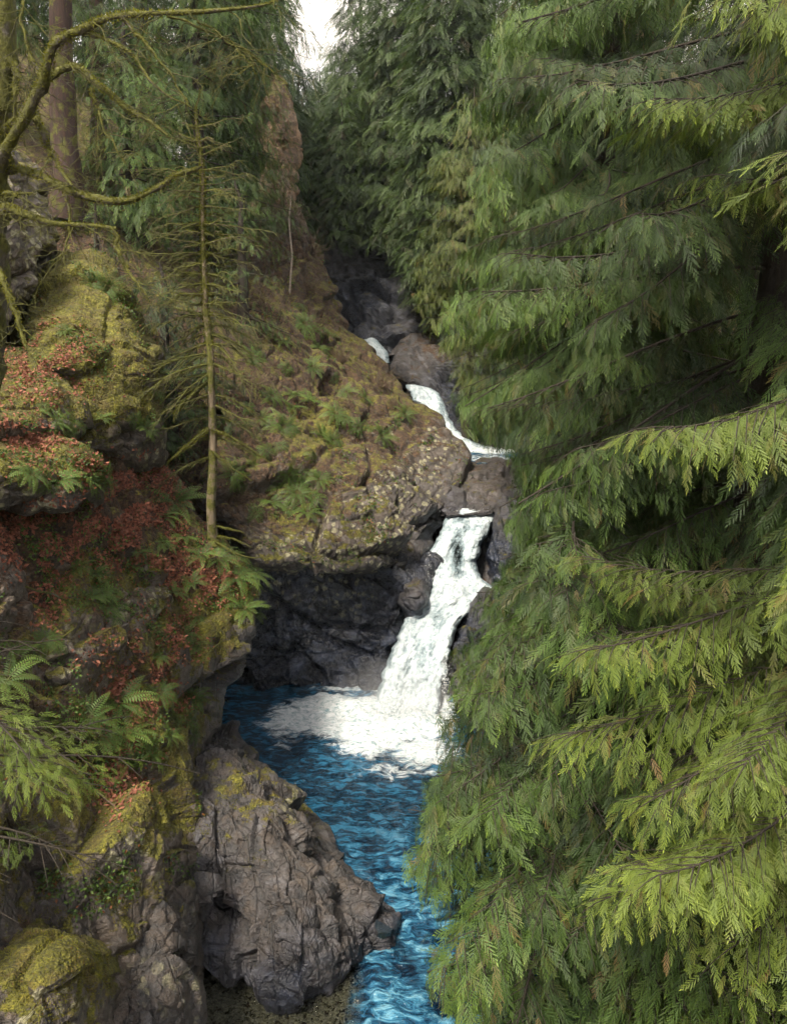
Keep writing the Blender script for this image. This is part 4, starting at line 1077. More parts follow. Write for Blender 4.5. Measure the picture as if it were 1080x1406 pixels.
FAR = dict(detail=1, mat=M_FIR, dspr=.38, dsec=.34, spr=1.3, lsec=1.7, hang=.26, density=20, limb_r=.03)
def far(px, Y, top_py, label, seed, **kw):
    k = dict(FAR); k['ymax'] = lambda x: np.interp(x, [430, 450, 500, 545, 575, 620], [335, 338, 336, 345, 420, 500]); k.update(kw); nm = k.pop('name', 'fir_tree'); top = k.pop('top', None)
    if top is not None: k['top'] = top
    return tr_at(nm, px, Y, top_py, label, seed=seed, group='conifers around the head of the gorge', **k)

far(500, 72, -90, 'tall blue green fir bordering the bright gap of sky', 201, R=4.6, zlow=.1)
far(556, 66, -150, 'broad blue green fir behind the dark rock wall, in the middle of the gorge head', 202, R=5.8, zlow=.05)
far(612, 58, -160, 'tall green fir with bright speckles of sky beside it', 203, R=5.2, zlow=.1)
far(450, 88, 92, 'short sunlit fir filling the bottom of the sky gap', 204, R=5, zlow=.02, tint=(.5, 1))
far(478, 66, 118, 'dark young fir at the foot of the sky gap firs', 205, R=4.2, zlow=.0)
far(425, 68, 86, 'dark narrow fir tucked against the headland top', 206, R=4.0, zlow=.0, tint=(0, .5))
far(384, 60, -60, 'feathery fir forming one side of the sky gap above the headland', 207, R=3.4, zlow=.25, tint=(0, .5), density=6)
far(470, 110, 60, 'pale distant fir seen low through the sky gap', 208, R=5)
far(530, 100, 20, 'pale distant fir behind the sky gap firs', 209, R=5.5)
far(660, 70, -140, 'dark fir behind the bare twigs at the top of the picture', 210, R=5)
far(720, 60, -150, 'tall shaded fir above the leaning cedars', 211, R=5)
far(400, 100, 110, 'faint distant fir beyond the headland top', 212, R=5)

# forest on the slope to the left
LF = dict(mat=M_FIR, detail=1, bark=M_BARK)
def lft(px, Y, label, seed, name='hemlock', **kw):
    k = dict(detail=1, mat=M_CEDAR, dspr=.27, dsec=.25, spr=.66, lsec=1.2, hang=.6, density=10, zlow=.08, R=3.6, prof='column', trunk_r=.3, tint=(.05, .7), top=38, limb_r=.04); k.update(kw)
    zr = k.pop('zr', (8, 34))
    return tr_at(name, px, Y, None, label, seed=seed, group='forest trees on the steep slope', zwin=zr, **k)

lft(128, 33, 'thick straight reddish brown trunk rising behind the mossy branches', 301, name='red_barked_fir', trunk_r=.46, bark=M_REDBARK, density=3.5, R=3.0, zlow=.25, top=52, lean=(.075, 0))
lft(172, 38, 'second reddish trunk, thinner, just behind the thick one', 302, name='red_barked_fir', trunk_r=.32, bark=M_REDBARK, density=4, R=2.8, zlow=.2, top=50, lean=(.07, 0))
lft(240, 44, 'dark straight trunk half hidden in boughs above the dead conifer', 303, name='red_barked_fir', trunk_r=.45, bark=M_REDBARK, density=3, R=3, zlow=.3, top=50)
lft(300, 42, 'leafy hemlock directly behind the top of the dead conifer', 304, R=4.0, tint=(.2, .9))
lft(215, 36, 'bright boughed young hemlock between the reddish trunks and the dead conifer', 305, R=2.8, tint=(.4, 1), top=26)
lft(345, 46, 'hemlock leaning against the sunlit rock tower', 306, R=3.0, tint=(.2, .8), top=36)
lft(40, 35, 'shaded hemlock behind the mossy branching tree', 307, R=3.2, top=40, tint=(.1, .6))
lft(-40, 34, 'hemlock at the frame edge behind the grey crag', 308, R=3.4, top=42, tint=(.1, .8))
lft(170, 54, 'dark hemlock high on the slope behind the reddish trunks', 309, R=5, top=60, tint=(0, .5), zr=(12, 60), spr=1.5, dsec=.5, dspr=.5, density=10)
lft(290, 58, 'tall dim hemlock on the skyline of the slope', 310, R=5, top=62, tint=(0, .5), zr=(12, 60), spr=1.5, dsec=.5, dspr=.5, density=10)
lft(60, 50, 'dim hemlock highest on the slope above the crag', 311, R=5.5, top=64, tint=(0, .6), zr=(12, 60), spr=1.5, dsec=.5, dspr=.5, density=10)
lft(245, 31, 'low dark hemlock filling the gully behind the mossy boulder', 312, R=3.0, top=15.5, prof='broad', tint=(0, .45), zlow=.0, density=9, zr=(0, 20))
lft(165, 29, 'low dark hemlock at the foot of the reddish trunks', 315, R=2.4, top=17.5, prof='broad', tint=(0, .4), zlow=.0, density=9, zr=(0, 22), spr=.45)
lft(70, 29, 'low shaded hemlock tangled behind the long mossy limb', 316, R=2.2, top=18.5, prof='broad', tint=(0, .5), zlow=.0, density=8, zr=(0, 22), spr=.45)
lft(345, 37, 'small leafy hemlock on the shoulder of the headland behind the dead conifer', 313, R=2.6, top=19.5, prof='cone', tint=(.3, .9), zlow=.0, density=8, zr=(0, 30), spr=.4, dsec=.22)
lft(385, 75, 'dim fir behind the sunlit rock tower', 314, R=5, top=60, tint=(0, .5), zr=(12, 60), spr=1.5, dsec=.5, dspr=.5, density=10)

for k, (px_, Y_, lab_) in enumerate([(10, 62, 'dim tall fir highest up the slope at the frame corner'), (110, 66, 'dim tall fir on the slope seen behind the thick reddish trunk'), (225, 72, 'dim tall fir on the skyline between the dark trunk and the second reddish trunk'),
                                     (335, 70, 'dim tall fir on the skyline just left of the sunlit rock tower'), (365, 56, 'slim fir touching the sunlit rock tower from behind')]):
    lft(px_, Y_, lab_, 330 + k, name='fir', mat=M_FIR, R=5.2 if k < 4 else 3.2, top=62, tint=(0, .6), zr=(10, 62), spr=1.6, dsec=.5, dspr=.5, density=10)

# ------------------------------------------------------------------ mossy broad-leaved tree, bare in winter, near left
def branch_path(pts, n=30, wob=.04, seed=0):
    """pts: (px, py, distance, radius in m)"""
    s = smooth_path(pts, n)
    P = at(s[:, 0], s[:, 1], s[:, 2])
    t = np.linspace(0, 9, n)
    P = P + wob * np.stack([vnoise(np.stack([t, t * 0 + k, t * 0 + seed], 1), 1.1, 5 + k) for k in range(3)], 1)
    return P, np.clip(s[:, 3], .003, 1)


def mossy_tube(P, rad, seed=0, sides=9, lump=.45):
    V, F = tubes([(P, rad)], sides)
    c = np.repeat(P, sides, 0); d = V - c
    k = 1 + lump * vnoise(V, .10, seed) + lump * .6 * vnoise(V, .035, seed + 1) + .25 * np.clip(d[:, 2] / (np.linalg.norm(d, axis=1) + 1e-6), 0, 1)
    return c + d * k[:, None], F


def fuzz_on(paths, seed, dens=260, size=.03):
    """moss tufts along limbs"""
    r = np.random.default_rng(seed); ps, ns, sz = [], [], []
    for P, rad in paths:
        seg = np.linalg.norm(np.diff(P, axis=0), axis=1); L = seg.sum(); n = int(L * dens)
        if n < 2: continue
        u = r.random(n) * (len(P) - 1); k = u.astype(int); f = (u - k)[:, None]
        c = P[k] * (1 - f) + P[np.minimum(k + 1, len(P) - 1)] * f; rr_ = rad[k]
        T = P[np.minimum(k + 1, len(P) - 1)] - P[k]; T /= np.linalg.norm(T, axis=1)[:, None] + 1e-9
        d = r.normal(0, 1, (n, 3)); d[:, 2] += .5; d -= (d * T).sum(1)[:, None] * T; d /= np.linalg.norm(d, axis=1)[:, None]
        ps.append(c + d * (rr_ * 1.0)[:, None]); ns.append(d + r.normal(0, .5, (n, 3)) - [0, 0, .1]); sz.append(size * r.uniform(.5, 1.3, n) * np.clip(rr_ / .03, .45, 1.2))
    return np.concatenate(ps), np.concatenate(ns), np.concatenate(sz)


BL = [(np.array([[0, 0, 0], [.35, .16, 0], [1, .05, .1], [.35, -.16, 0]], float), np.array([[0, 1, 2, 3]]), np.array([0, .5, 1, .5]))]


def fuzz_mesh(name, p, d, sz, parent=None, origin=(0, 0, 0), seed=0, mat=None, tint=(.2, .9), dead=.0):
    r = np.random.default_rng(seed); n = len(p)
    tt = np.clip(.5 + .5 * vnoise(p, .5, 3) + r.normal(0, .15, n), 0, 1) * (tint[1] - tint[0]) + tint[0]
    V, F, C = bake(BL, p, d, r.normal(0, 1, (n, 3)), sz, tt, r.random(n) * .8, (r.random(n) < dead) * 1.0, r.uniform(.3, 1, n))
    return link(name, mesh_np(name, V, F, mat or M_MOSSB, {'col': C}, origin=origin), parent)


LIMBS = [
    # pts px,py,Y,r ; trunk first
    ([(-26, 560, 12.5, .30), (-16, 420, 12.4, .26), (-10, 300, 12.3, .23), (-4, 200, 12.2, .20), (2, 90, 12.1, .17), (4, -60, 12, .14)], 1),
    ([(-4, 235, 12.2, .10), (30, 165, 11.7, .085), (62, 110, 11.4, .075), (76, 62, 11.2, .065), (110, 42, 11.1, .055), (165, 22, 11, .045), (250, 21, 10.8, .032), (350, 12, 10.6, .02), (378, 3, 10.5, .01)], 0),
    ([(-2, 190, 12.2, .09), (40, 150, 11.9, .07), (62, 112, 11.7, .06), (104, 94, 11.6, .05), (134, 118, 11.5, .045), (170, 145, 11.4, .035), (202, 166, 11.3, .028), (232, 188, 11.2, .012)], 0),
    ([(-8, 232, 12.3, .07), (40, 238, 12.1, .06), (82, 256, 11.9, .055), (135, 274, 11.7, .05), (190, 269, 11.5, .045), (240, 246, 11.4, .036), (276, 228, 11.3, .022)], 0),
    ([(-10, 292, 12.3, .08), (14, 288, 12.1, .075), (40, 296, 12, .05), (70, 306, 11.8, .035), (120, 312, 11.7, .032), (162, 314, 11.6, .024)], 0),
    ([(158, 313, 11.6, .024), (162, 340, 11.5, .03), (172, 368, 11.4, .026), (190, 395, 11.3, .018), (204, 414, 11.2, .008)], 0),
    ([(38, 142, 11.9, .06), (56, 170, 11.8, .055), (66, 205, 11.8, .045), (84, 235, 11.7, .03), (98, 256, 11.6, .015)], 0),
    ([(-14, 352, 12.3, .055), (8, 390, 12, .045), (18, 420, 11.9, .04), (30, 455, 11.8, .028), (42, 488, 11.7, .012)], 0),
    ([(124, 118, 11.5, .028), (134, 146, 11.4, .022), (150, 186, 11.3, .014), (172, 224, 11.2, .006)], 0),
    ([(0, 70, 12.1, .06), (16, 92, 12, .055), (24, 124, 11.9, .04), (20, 160, 11.9, .02)], 0),
    ([(110, 42, 11.1, .03), (150, 58, 11.1, .026), (182, 80, 11, .022), (214, 116, 10.9, .016), (262, 150, 10.8, .007)], 0),
    ([(165, 22, 11, .026), (190, 50, 10.9, .02), (228, 92, 10.8, .015), (258, 140, 10.7, .006)], 0),
    ([(230, 22, 10.9, .018), (290, 46, 10.8, .014), (345, 76, 10.7, .01), (392, 116, 10.6, .005)], 0),
    ([(-6, 262, 12.3, .05), (20, 268, 12.1, .03), (44, 264, 12, .01)], 0),
    ([(84, 256, 11.9, .03), (96, 292, 11.8, .022), (92, 330, 11.7, .012), (84, 356, 11.6, .005)], 0),
    ([(270, 30, 10.8, .012), (320, 60, 10.7, .009), (352, 104, 10.6, .004)], 0),
    ([(60, 110, 11.6, .03), (40, 70, 11.7, .024), (30, 20, 11.8, .018), (34, -20, 11.9, .012)], 0),
]
org = at(-26, 600, 12.5)
mt = root('mossy_tree', org, 'leafless tree with crooked bright moss covered limbs reaching in from the frame edge', 'tree')
LIMBS = [([(a, b, c, r_ * (1 if tk else .8)) for a, b, c, r_ in pts], tk) for pts, tk in LIMBS]
paths = []
rs = np.random.default_rng(5)
twigs = []
for k, (pts, trunk) in enumerate(LIMBS):
    P, rad = branch_path(pts, 40, .035, k)
    V, F = mossy_tube(P, rad, k, 12 if trunk else 9, .3 if trunk else .45)
    link('trunk' if trunk else 'limb', mesh_np('trunk' if trunk else 'limb', V, F, M_MOSSBARK, smooth=True, origin=org), mt)
    paths.append((P, rad))
    # thin side twigs
    if not trunk:
        for j in range(16):
            i = rs.integers(8, 38); d = rs.normal(0, 1, 3); d[1] *= .5; d[2] = -abs(d[2]) * .5 + .15; d /= np.linalg.norm(d)
            L = rs.uniform(.25, .8); t = np.linspace(0, 1, 9)[:, None]
            Q = P[i] + d * L * t + np.array([0, 0, -.18]) * t ** 2 + .05 * np.stack([vnoise(np.stack([t[:, 0] * 3, t[:, 0] * 0 + q, t[:, 0] * 0 + j + 9 * k], 1), 1, q) for q in range(3)], 1)
            twigs.append((Q, np.linspace(.007, .002, 9)))
            for m in range(5):
                ii = rs.integers(3, 9); d2 = d + rs.normal(0, .7, 3); d2 /= np.linalg.norm(d2)
                twigs.append((Q[ii] + d2 * rs.uniform(.1, .3) * np.linspace(0, 1, 4)[:, None], np.linspace(.004, .0015, 4)))
V, F = tubes(twigs, 4)
link('twigs', mesh_np('twigs', V, F, M_MOSSBARK, origin=org), mt)
p, d, sz = fuzz_on(paths[1:], 3, 520, .034)
fuzz_mesh('moss', p, d, sz, mt, org, 4)

# ------------------------------------------------------------------ dead conifer with mossy branches
spine = [(292, 750, 22.3, .165), (290, 700, 22.3, .135), (288, 600, 22.3, .12), (286, 500, 22.3, .10), (284, 400, 22.3, .078), (281, 300, 22.3, .055), (276, 220, 22.3, .034), (270, 150, 22.3, .016), (268, 118, 22.3, .006)]
P, rad = branch_path(spine, 60, .09, 77)
P0_, rad0_ = P, rad
rad[:4] *= [1.5, 1.25, 1.1, 1.03]
org = P[0].copy()
dt = root('dead_conifer', org, 'thin dead conifer with bare pale trunk and tiers of mossy leafless branches', 'tree')
V, F = mossy_tube(P, rad, 7, 12, .14)
link('trunk', mesh_np('trunk', V, F, M_DEADBARK, smooth=True, origin=org), dt)
zs = P[:, 2]
fz = []
rb = np.random.default_rng(17)
pyl = [175, 190, 204, 218, 230, 242, 254, 266, 277, 288, 299, 310, 321, 332, 343, 354, 365, 376, 387, 398, 409, 420, 431, 442, 453, 464, 475, 487, 500, 513, 528, 545, 562, 580, 600, 622]
for y in pyl:
    for rep in range(4 if y < 500 else 3):
        yy = y + rb.uniform(-5, 5)
        zc = float(at(285, yy, 22.3)[2]); i = int(np.argmin(abs(zs - zc))); c = P[i]
        a = (rb.uniform(-.6, .6) + (0 if rep % 2 else math.pi)) + (rb.uniform(-.6, .6) if rep >= 2 else 0)
        Lp = np.interp(yy, [150, 200, 300, 450, 550, 640], [35, 62, 80, 95, 105, 80]) * rb.uniform(.5, 1.12)
        L = Lp / 1080 * 22.3
        L *= rb.choice([1, .85, 1, .45, .6, 1.35]); hd = np.array([math.cos(a), math.sin(a), 0]); t = np.linspace(0, 1, 12)
        droop = rb.uniform(.0, .42) + (.22 if yy > 430 else 0)
        up = np.interp(yy, [150, 300, 500], [.35, .12, -.05])
        Q = c + hd * (L * t)[:, None]; Q[:, 2] += L * (up * t - droop * t ** 2 * 1.4 + .18 * t ** 3)
        L_ = L; cut = 12 if rb.random() > .2 else int(rb.integers(4, 8))
        Q += .16 * np.stack([vnoise(np.stack([t * 3.3, t * 0 + q, t * 0 + y + rep * 7], 1), 1, q) for q in range(3)], 1) * t[:, None]
        rr_ = (.024 if yy > 300 else .017) * (1 - .8 * t) + .003
        tw = [(Q[:cut], rr_[:cut])]
        for m in range(int(5 + L * 14)):
            j = rb.integers(2, cut); sgn = rb.choice([-1, 1])
            d2 = hd * .7 + np.array([-hd[1], hd[0], 0]) * sgn * rb.uniform(.4, 1) + np.array([0, 0, rb.uniform(-.8, .2)]); d2 /= np.linalg.norm(d2)
            l2 = L * rb.uniform(.1, .32); t2 = np.linspace(0, 1, 5)[:, None]
            tw.append((Q[j] + d2 * l2 * t2 + np.array([0, 0, -.15 * l2]) * t2 ** 2, np.linspace(.009, .003, 5)))
        V, F = tubes(tw, 5)
        link('branch', mesh_np('branch', V, F, M_DEADTWIG, smooth=True, origin=org), dt)
        fz.append((Q[:min(9, cut)], rr_[:min(9, cut)] * 1.1))
for pts in ([(287, 588, 22.3, .035), (262, 608, 22, .03), (240, 626, 21.8, .02), (228, 640, 21.7, .008)], [(289, 590, 22.3, .03), (320, 602, 22.1, .024), (352, 622, 22, .018), (376, 640, 22, .006)],
            [(288, 520, 22.3, .03), (262, 545, 22, .04), (245, 560, 21.9, .03), (238, 580, 21.8, .01)], [(289, 618, 22.3, .02), (310, 636, 22.1, .016), (345, 660, 22, .008)],
            [(290, 722, 22.4, .02), (315, 726, 22, .018), (335, 732, 21.8, .008)], [(291, 736, 22.4, .02), (320, 740, 22, .018), (345, 752, 21.8, .006)], [(291, 742, 22.3, .02), (330, 762, 21.8, .014), (370, 768, 21.6, .005)]):
    Q, rr_ = branch_path(pts, 14, .03, 3)
    V, F = mossy_tube(Q, rr_, 5, 7, .4)
    link('branch', mesh_np('branch', V, F, M_DEADTWIG, smooth=True, origin=org), dt)
    fz += [(Q, rr_)] * 3
fz += [(P0_[24:], rad0_[24:])] * 3
p, d, sz = fuzz_on(fz, 8, 240, .055)
fuzz_mesh('moss', p, d - np.array([0, 0, .5]), sz, dt, org, 9, tint=(0, .55))

# thin pale snag
P, rad = branch_path([(400, 470, 44, .06), (398, 415, 44, .055), (400, 350, 44, .05), (397, 300, 44, .035), (401, 262, 44, .015)], 24, .05, 4)
V, F = mossy_tube(P, rad, 3, 8, .12)
o = link('bare_snag', mesh_np('bare_snag', V, F, plain('bleached_wood', (.26, .21, .17), .8, .35, 9), smooth=True, origin=P[0])); o.location = P[0]
tag(o, 'thin pale branchless snag standing on the headland behind the dead conifer', 'dead tree')


# ------------------------------------------------------------------ twiggy bare shrubs
def shrub_mesh(seed, n=26, buds=True):
    r = np.random.default_rng(seed); tw = []; tips = []
    for k in range(n):
        a = r.uniform(0, 6.28); el = r.uniform(.3, 1.35); d = np.array([math.cos(a) * math.cos(el), math.sin(a) * math.cos(el), math.sin(el)])
        L = r.uniform(.5, 1.0); t = np.linspace(0, 1, 7)
        Q = d * (L * t)[:, None] + .08 * np.stack([vnoise(np.stack([t * 3, t * 0 + q, t * 0 + k], 1), 1, q + seed) for q in range(3)], 1)
        Q[:, 2] -= .2 * L * t ** 2
        tw.append((Q, np.linspace(.010, .003, 7)))
        for m in range(5):
            j = r.integers(2, 7); d2 = d + r.normal(0, .6, 3); d2 /= np.linalg.norm(d2); e = Q[j] + d2 * r.uniform(.1, .35)
            tw.append((np.array([Q[j], (Q[j] + e) / 2 + r.normal(0, .01, 3), e]), np.array([.005, .0035, .002])))
            tips += [e, (Q[j] + e) / 2]
    V, F = tubes(tw, 3)
    return V, F, np.array(tips)


SHM = []
for s_ in range(3):
    V, F, tips = shrub_mesh(60 + s_)
    SHM.append((mesh_np('shrub_twigs', V, F, M_TWIG),
                fuzz_mesh('shrub_buds', tips, np.random.default_rng(1).normal(0, 1, tips.shape), np.full(len(tips), .035), seed=s_, mat=M_OLIVE, tint=(.5, 1))))
for a_, b_ in SHM: bpy.data.objects.remove(b_) if False else None
bud_meshes = [b.data for _, b in SHM]
for _, b in SHM: bpy.data.objects.remove(b, do_unlink=True)
shrub_spots = [  # px, py, size, host phrase
    (430, 452, 1.5, 'on the shoulder of the headland, just under the snag'), (470, 500, 1.6, 'on the headland skyline beside the highest cascade'), (520, 530, 1.5, 'on the headland edge beside the middle cascade'),
    (545, 560, 1.2, 'on the headland edge just above the lichen spotted rock'), (375, 470, 1.4, 'above the uppermost headland ferns'), (350, 530, 1.3, 'between the dead conifer and the headland ferns'),
    (360, 420, 1.6, 'at the foot of the steep slope behind the dead conifer tips'), (420, 400, 1.6, 'on the steep brown slope next to the snag'), (350, 600, 1.1, 'over the dark ferns behind the dead trunk'),
    (430, 350, 1.8, 'on the steep edge below the sunlit rock tower'), (330, 470, 1.4, 'tangled behind the middle tiers of the dead conifer'), (480, 560, 1.0, 'in the middle of the headland moss patches'),
    (110, 300, 1.2, 'under the lowest long mossy limb'), (150, 260, 1.5, 'at the foot of the thick reddish trunk'), (330, 690, .9, 'low beside the foot of the dead conifer'), (400, 300, 1.8, 'at the base of the sunlit rock tower')]
for k, (x, y, s, host) in enumerate(shrub_spots):
    h = hit(x, y)
    if h is None: continue
    t = root('bare_shrub', h[0], 'leafless brown shrub ' + host, 'shrub', 'bare twiggy shrubs')
    up = Vector((h[1] * .7 + np.array([0, 0, .6])).tolist()).normalized()
    t.rotation_euler = (up.to_track_quat('Z', 'Y').to_matrix() @ Matrix.Rotation(k * 1.7, 3, 'Z')).to_euler()
    t.scale = (s, s, s)
    link('twigs', SHM[k % 3][0], t); link('leaves', bud_meshes[k % 3], t)  # second part is the small buds along the twigs


# ------------------------------------------------------------------ ferns
def fern_mesh(seed, n=14, droop=.55, pairs=13, flat=0.0, deadf=0):
    r = random.Random(seed)
    V = []; F = []; C = []
    for k in range(n):
        isdead = k < deadf
        a = 2 * math.pi * k / n + r.uniform(-.2, .2)
        L = r.uniform(.7, 1.0); el = (r.uniform(.35, 1.0) if not isdead else r.uniform(-.7, -.2)) * (1 - flat)
        tn = r.uniform(.2, 1.0); rn = r.random() * .75
        hd = np.array([math.cos(a), math.sin(a), 0.]); p = np.array([0., 0, 0]); e = el; pts = [p.copy()]; dirs = []
        st = L / (pairs + 2)
        for j in range(pairs + 2):
            d = hd * math.cos(e) + np.array([0, 0, math.sin(e)])
            dirs.append(d); p = p + d * st; pts.append(p.copy()); e -= droop * 2.6 / (pairs + 2) * (1 if not isdead else .4)
        side = np.array([-hd[1], hd[0], 0.])
        for j in range(pairs + 2):
            f = (j + .5) / (pairs + 2)
            if f < .12: continue
            w = .155 * math.sin(math.pi * min(1, f * .86 + .12)) ** .7 * (1.12 - f * .45)
            d = dirs[j]; up = np.cross(d, side)
            for sg in (-1, 1):
                q = side * sg * .93 + d * .35 - up * .0 + np.array([0, 0, -.22]); q /= np.linalg.norm(q)
                base = pts[j] + d * st * (.15 if sg > 0 else .6)
                i = len(V)
                V.extend([base - d * st * .30, base + q * w * .5 - d * st * .24, base + q * w, base + q * w * .5 + d * st * .36])
                F.append([i, i + 1, i + 2, i + 3]); C.extend([[tn, f * f, rn, 1.0 * isdead]] * 4)
        # rachis
        for j in range(pairs + 1):
            i = len(V); w = .007
            V.extend([pts[j] - side * w, pts[j] + side * w, pts[j + 1] + side * w * .8, pts[j + 1] - side * w * .8]); F.append([i, i + 1, i + 2, i + 3]); C.extend([[tn * .5, .2, .9, 1.0 * isdead]] * 4)
    return np.array(V), np.array(F), np.array(C)


FERN = [mesh_np('fern_fronds', *[x for x in fern_mesh(s_, n=13 + s_ % 4, droop=.5 + .1 * (s_ % 3))[:2]], M_FERN, {'col': fern_mesh(s_, n=13 + s_ % 4, droop=.5 + .1 * (s_ % 3))[2]}) for s_ in range(5)]
v_, f_, c_ = fern_mesh(31, n=9, droop=.9, deadf=9); FDEAD = mesh_np('dead_fronds', v_, f_, M_FERN, {'col': c_})
v_, f_, c_ = fern_mesh(33, n=9, droop=1.1, pairs=9, flat=.3); FHANG = mesh_np('hanging_fronds', v_, f_, M_FERN, {'col': c_})

clusters = [  # host label piece, list of (px, py, size_m, dead, hanging)
    ('hanging from the lip of the ledge boulder', 'hanging ferns on the ledge boulder', [(22, 648, .5, 0, 1), (42, 655, .5, 0, 1), (62, 660, .5, 0, 1), (84, 662, .55, 0, 1), (100, 664, .55, 0, 1), (116, 660, .6, 0, 1), (130, 662, .55, 0, 1), (142, 655, .45, 0, 1)]),
    ('on the face of the huge mossy boulder', 'ferns on the huge mossy boulder', [(76, 582, .45, 0, 1), (94, 590, .5, 0, 1), (112, 586, .45, 0, 1), (140, 575, .35, 0, 0), (186, 575, .5, 0, 1), (200, 590, .5, 0, 1), (216, 540, .5, 0, 1), (222, 512, .55, 0, 1), (88, 455, .4, 0, 0), (60, 560, .35, 0, 1), (150, 395, .7, 0, 1), (128, 388, .5, 0, 1)]),
    ('around the foot of the dead conifer', 'ferns at the dead conifer', [(238, 690, 1.15, 0, 0), (222, 712, .7, 0, 0), (248, 742, .8, 0, 0), (222, 748, .6, 0, 0), (300, 770, .9, 0, 0), (322, 795, 1.0, 0, 0), (345, 790, .9, 0, 0), (278, 764, .7, 0, 0), (335, 838, .8, 0, 0), (352, 842, .7, 0, 0)]),
    ('on the red leafy bank', 'sword ferns on the leafy bank', [(262, 800, .6, 0, 0), (236, 815, .45, 0, 0), (190, 760, .4, 0, 0), (180, 780, .4, 0, 0), (134, 812, .6, 0, 0), (120, 822, .5, 0, 0), (145, 835, .6, 0, 1), (108, 780, .4, 0, 0), (128, 790, .5, 0, 0), (252, 872, .5, 0, 0), (262, 890, .6, 1, 0), (270, 850, .4, 0, 0), (60, 880, .45, 0, 1), (45, 890, .5, 0, 1), (78, 886, .4, 0, 1), (160, 850, .4, 0, 1), (215, 905, .4, 1, 0)]),
    ('low on the mossy wall above the pool', 'sword ferns on the mossy wall', [(218, 950, .6, 1, 0), (238, 985, .6, 0, 1), (262, 955, .6, 1, 0), (255, 990, .5, 0, 1), (272, 965, .5, 0, 1), (160, 965, .8, 0, 0), (150, 1000, .8, 0, 0), (190, 1040, .8, 0, 1), (175, 1015, .75, 0, 0), (205, 1035, .6, 0, 1), (120, 985, .7, 0, 0), (130, 1015, .8, 0, 0), (230, 1010, .4, 0, 1), (265, 1010, .4, 0, 1), (20, 905, .6, 0, 0), (8, 935, .6, 0, 0)]),
    ('on the lower face of the headland', 'dark ferns low on the headland', [(395, 650, 1.1, 0, 1), (420, 655, 1.1, 0, 1), (380, 668, 1.1, 0, 1), (408, 678, 1.2, 0, 1), (430, 685, 1.1, 0, 1), (372, 690, 1.1, 0, 1), (398, 700, 1.2, 0, 1), (422, 706, 1.1, 0, 1), (345, 640, 1.0, 0, 1), (330, 670, 1.0, 0, 1), (350, 705, 1.0, 0, 1), (438, 660, .9, 0, 1), (318, 650, .9, 0, 1)]),
    ('high on the brown face of the headland', 'small ferns high on the headland', [(372, 580, 1.1, 0, 1), (388, 586, 1.1, 0, 1), (404, 590, 1.0, 0, 1), (360, 576, .9, 0, 1), (405, 545, 1.1, 0, 0), (400, 562, 1.0, 1, 0), (425, 552, .9, 0, 0), (460, 568, 1.1, 0, 1), (474, 575, 1.0, 0, 1), (492, 588, 1.1, 0, 1), (508, 590, 1.1, 0, 1), (522, 600, 1.2, 0, 1), (440, 600, 1.0, 0, 1), (456, 606, .9, 0, 1),
        (350, 480, 1.0, 0, 1), (345, 495, 1.0, 0, 1), (436, 478, 1.2, 0, 1), (418, 446, 1.4, 0, 1), (440, 452, 1.4, 0, 1), (455, 460, 1.2, 0, 1), (475, 540, .9, 0, 1), (555, 570, 1.0, 0, 1), (545, 580, .9, 0, 1), (430, 505, 1.1, 0, 1), (395, 505, 1.0, 0, 1), (365, 620, 1.0, 0, 1), (372, 545, 1.0, 0, 1), (340, 560, 1.0, 0, 1), (385, 612, .8, 0, 1), (430, 625, .8, 0, 1), (500, 548, .9, 0, 1), (460, 520, 1.0, 0, 1), (385, 470, 1.1, 0, 0), (410, 420, 1.3, 0, 1)]),
]
ORD = ['first', 'second', 'third', 'fourth', 'fifth', 'sixth', 'seventh', 'eighth', 'ninth', 'tenth', 'eleventh', 'twelfth', 'thirteenth', 'fourteenth', 'fifteenth', 'sixteenth', 'seventeenth', 'eighteenth', 'nineteenth', 'twentieth',
       'twenty-first', 'twenty-second', 'twenty-third', 'twenty-fourth', 'twenty-fifth', 'twenty-sixth'] + ['twenty-seventh', 'twenty-eighth', 'twenty-ninth', 'thirtieth', 'thirty-first', 'thirty-second', 'thirty-third', 'thirty-fourth', 'thirty-fifth', 'thirty-sixth']
nf = 0
for host, grp, spots in clusters:
    for k, (x, y, s, dead, hang) in enumerate(sorted(spots)):
        h = hit(x, y)
        if h is None: continue
        nf += 1
        up = Vector((h[1] * (1.1 if hang else .55) + np.array([0, 0, .15 if hang else .9])).tolist()).normalized()
        lab = '%s fern, %s from left, %s' % (('small' if s < .5 else 'drooping') if hang else ('red skirted' if dead else 'upright'), ORD[k], host)
        t = root('sword_fern', h[0] + h[1] * .03, lab, 'fern', grp)
        t.rotation_euler = (up.to_track_quat('Z', 'Y').to_matrix() @ Matrix.Rotation(nf * 2.4, 3, 'Z')).to_euler()
        t.scale = (s * (.95 if 'headland' in host else 1.15),) * 3
        link('fronds', FHANG if hang and nf % 2 else FERN[nf % 5], t)
        if dead:
            o = link('dead_fronds', FDEAD, t); o['label'] = 'withered rust red fronds hanging beneath'

# ------------------------------------------------------------------ ground litter, moss tufts and low leaves on the rocks
def scatter(n, poly, seed, names=None):
    r = np.random.default_rng(seed); out = []
    x0, y0, x1, y1 = poly
    for x, y in zip(r.uniform(x0, x1, n), r.uniform(y0, y1, n)):
        h = hit(x, y)
        if h is not None and (names is None or h[3] in names): out.append((x, y, h))
    return out


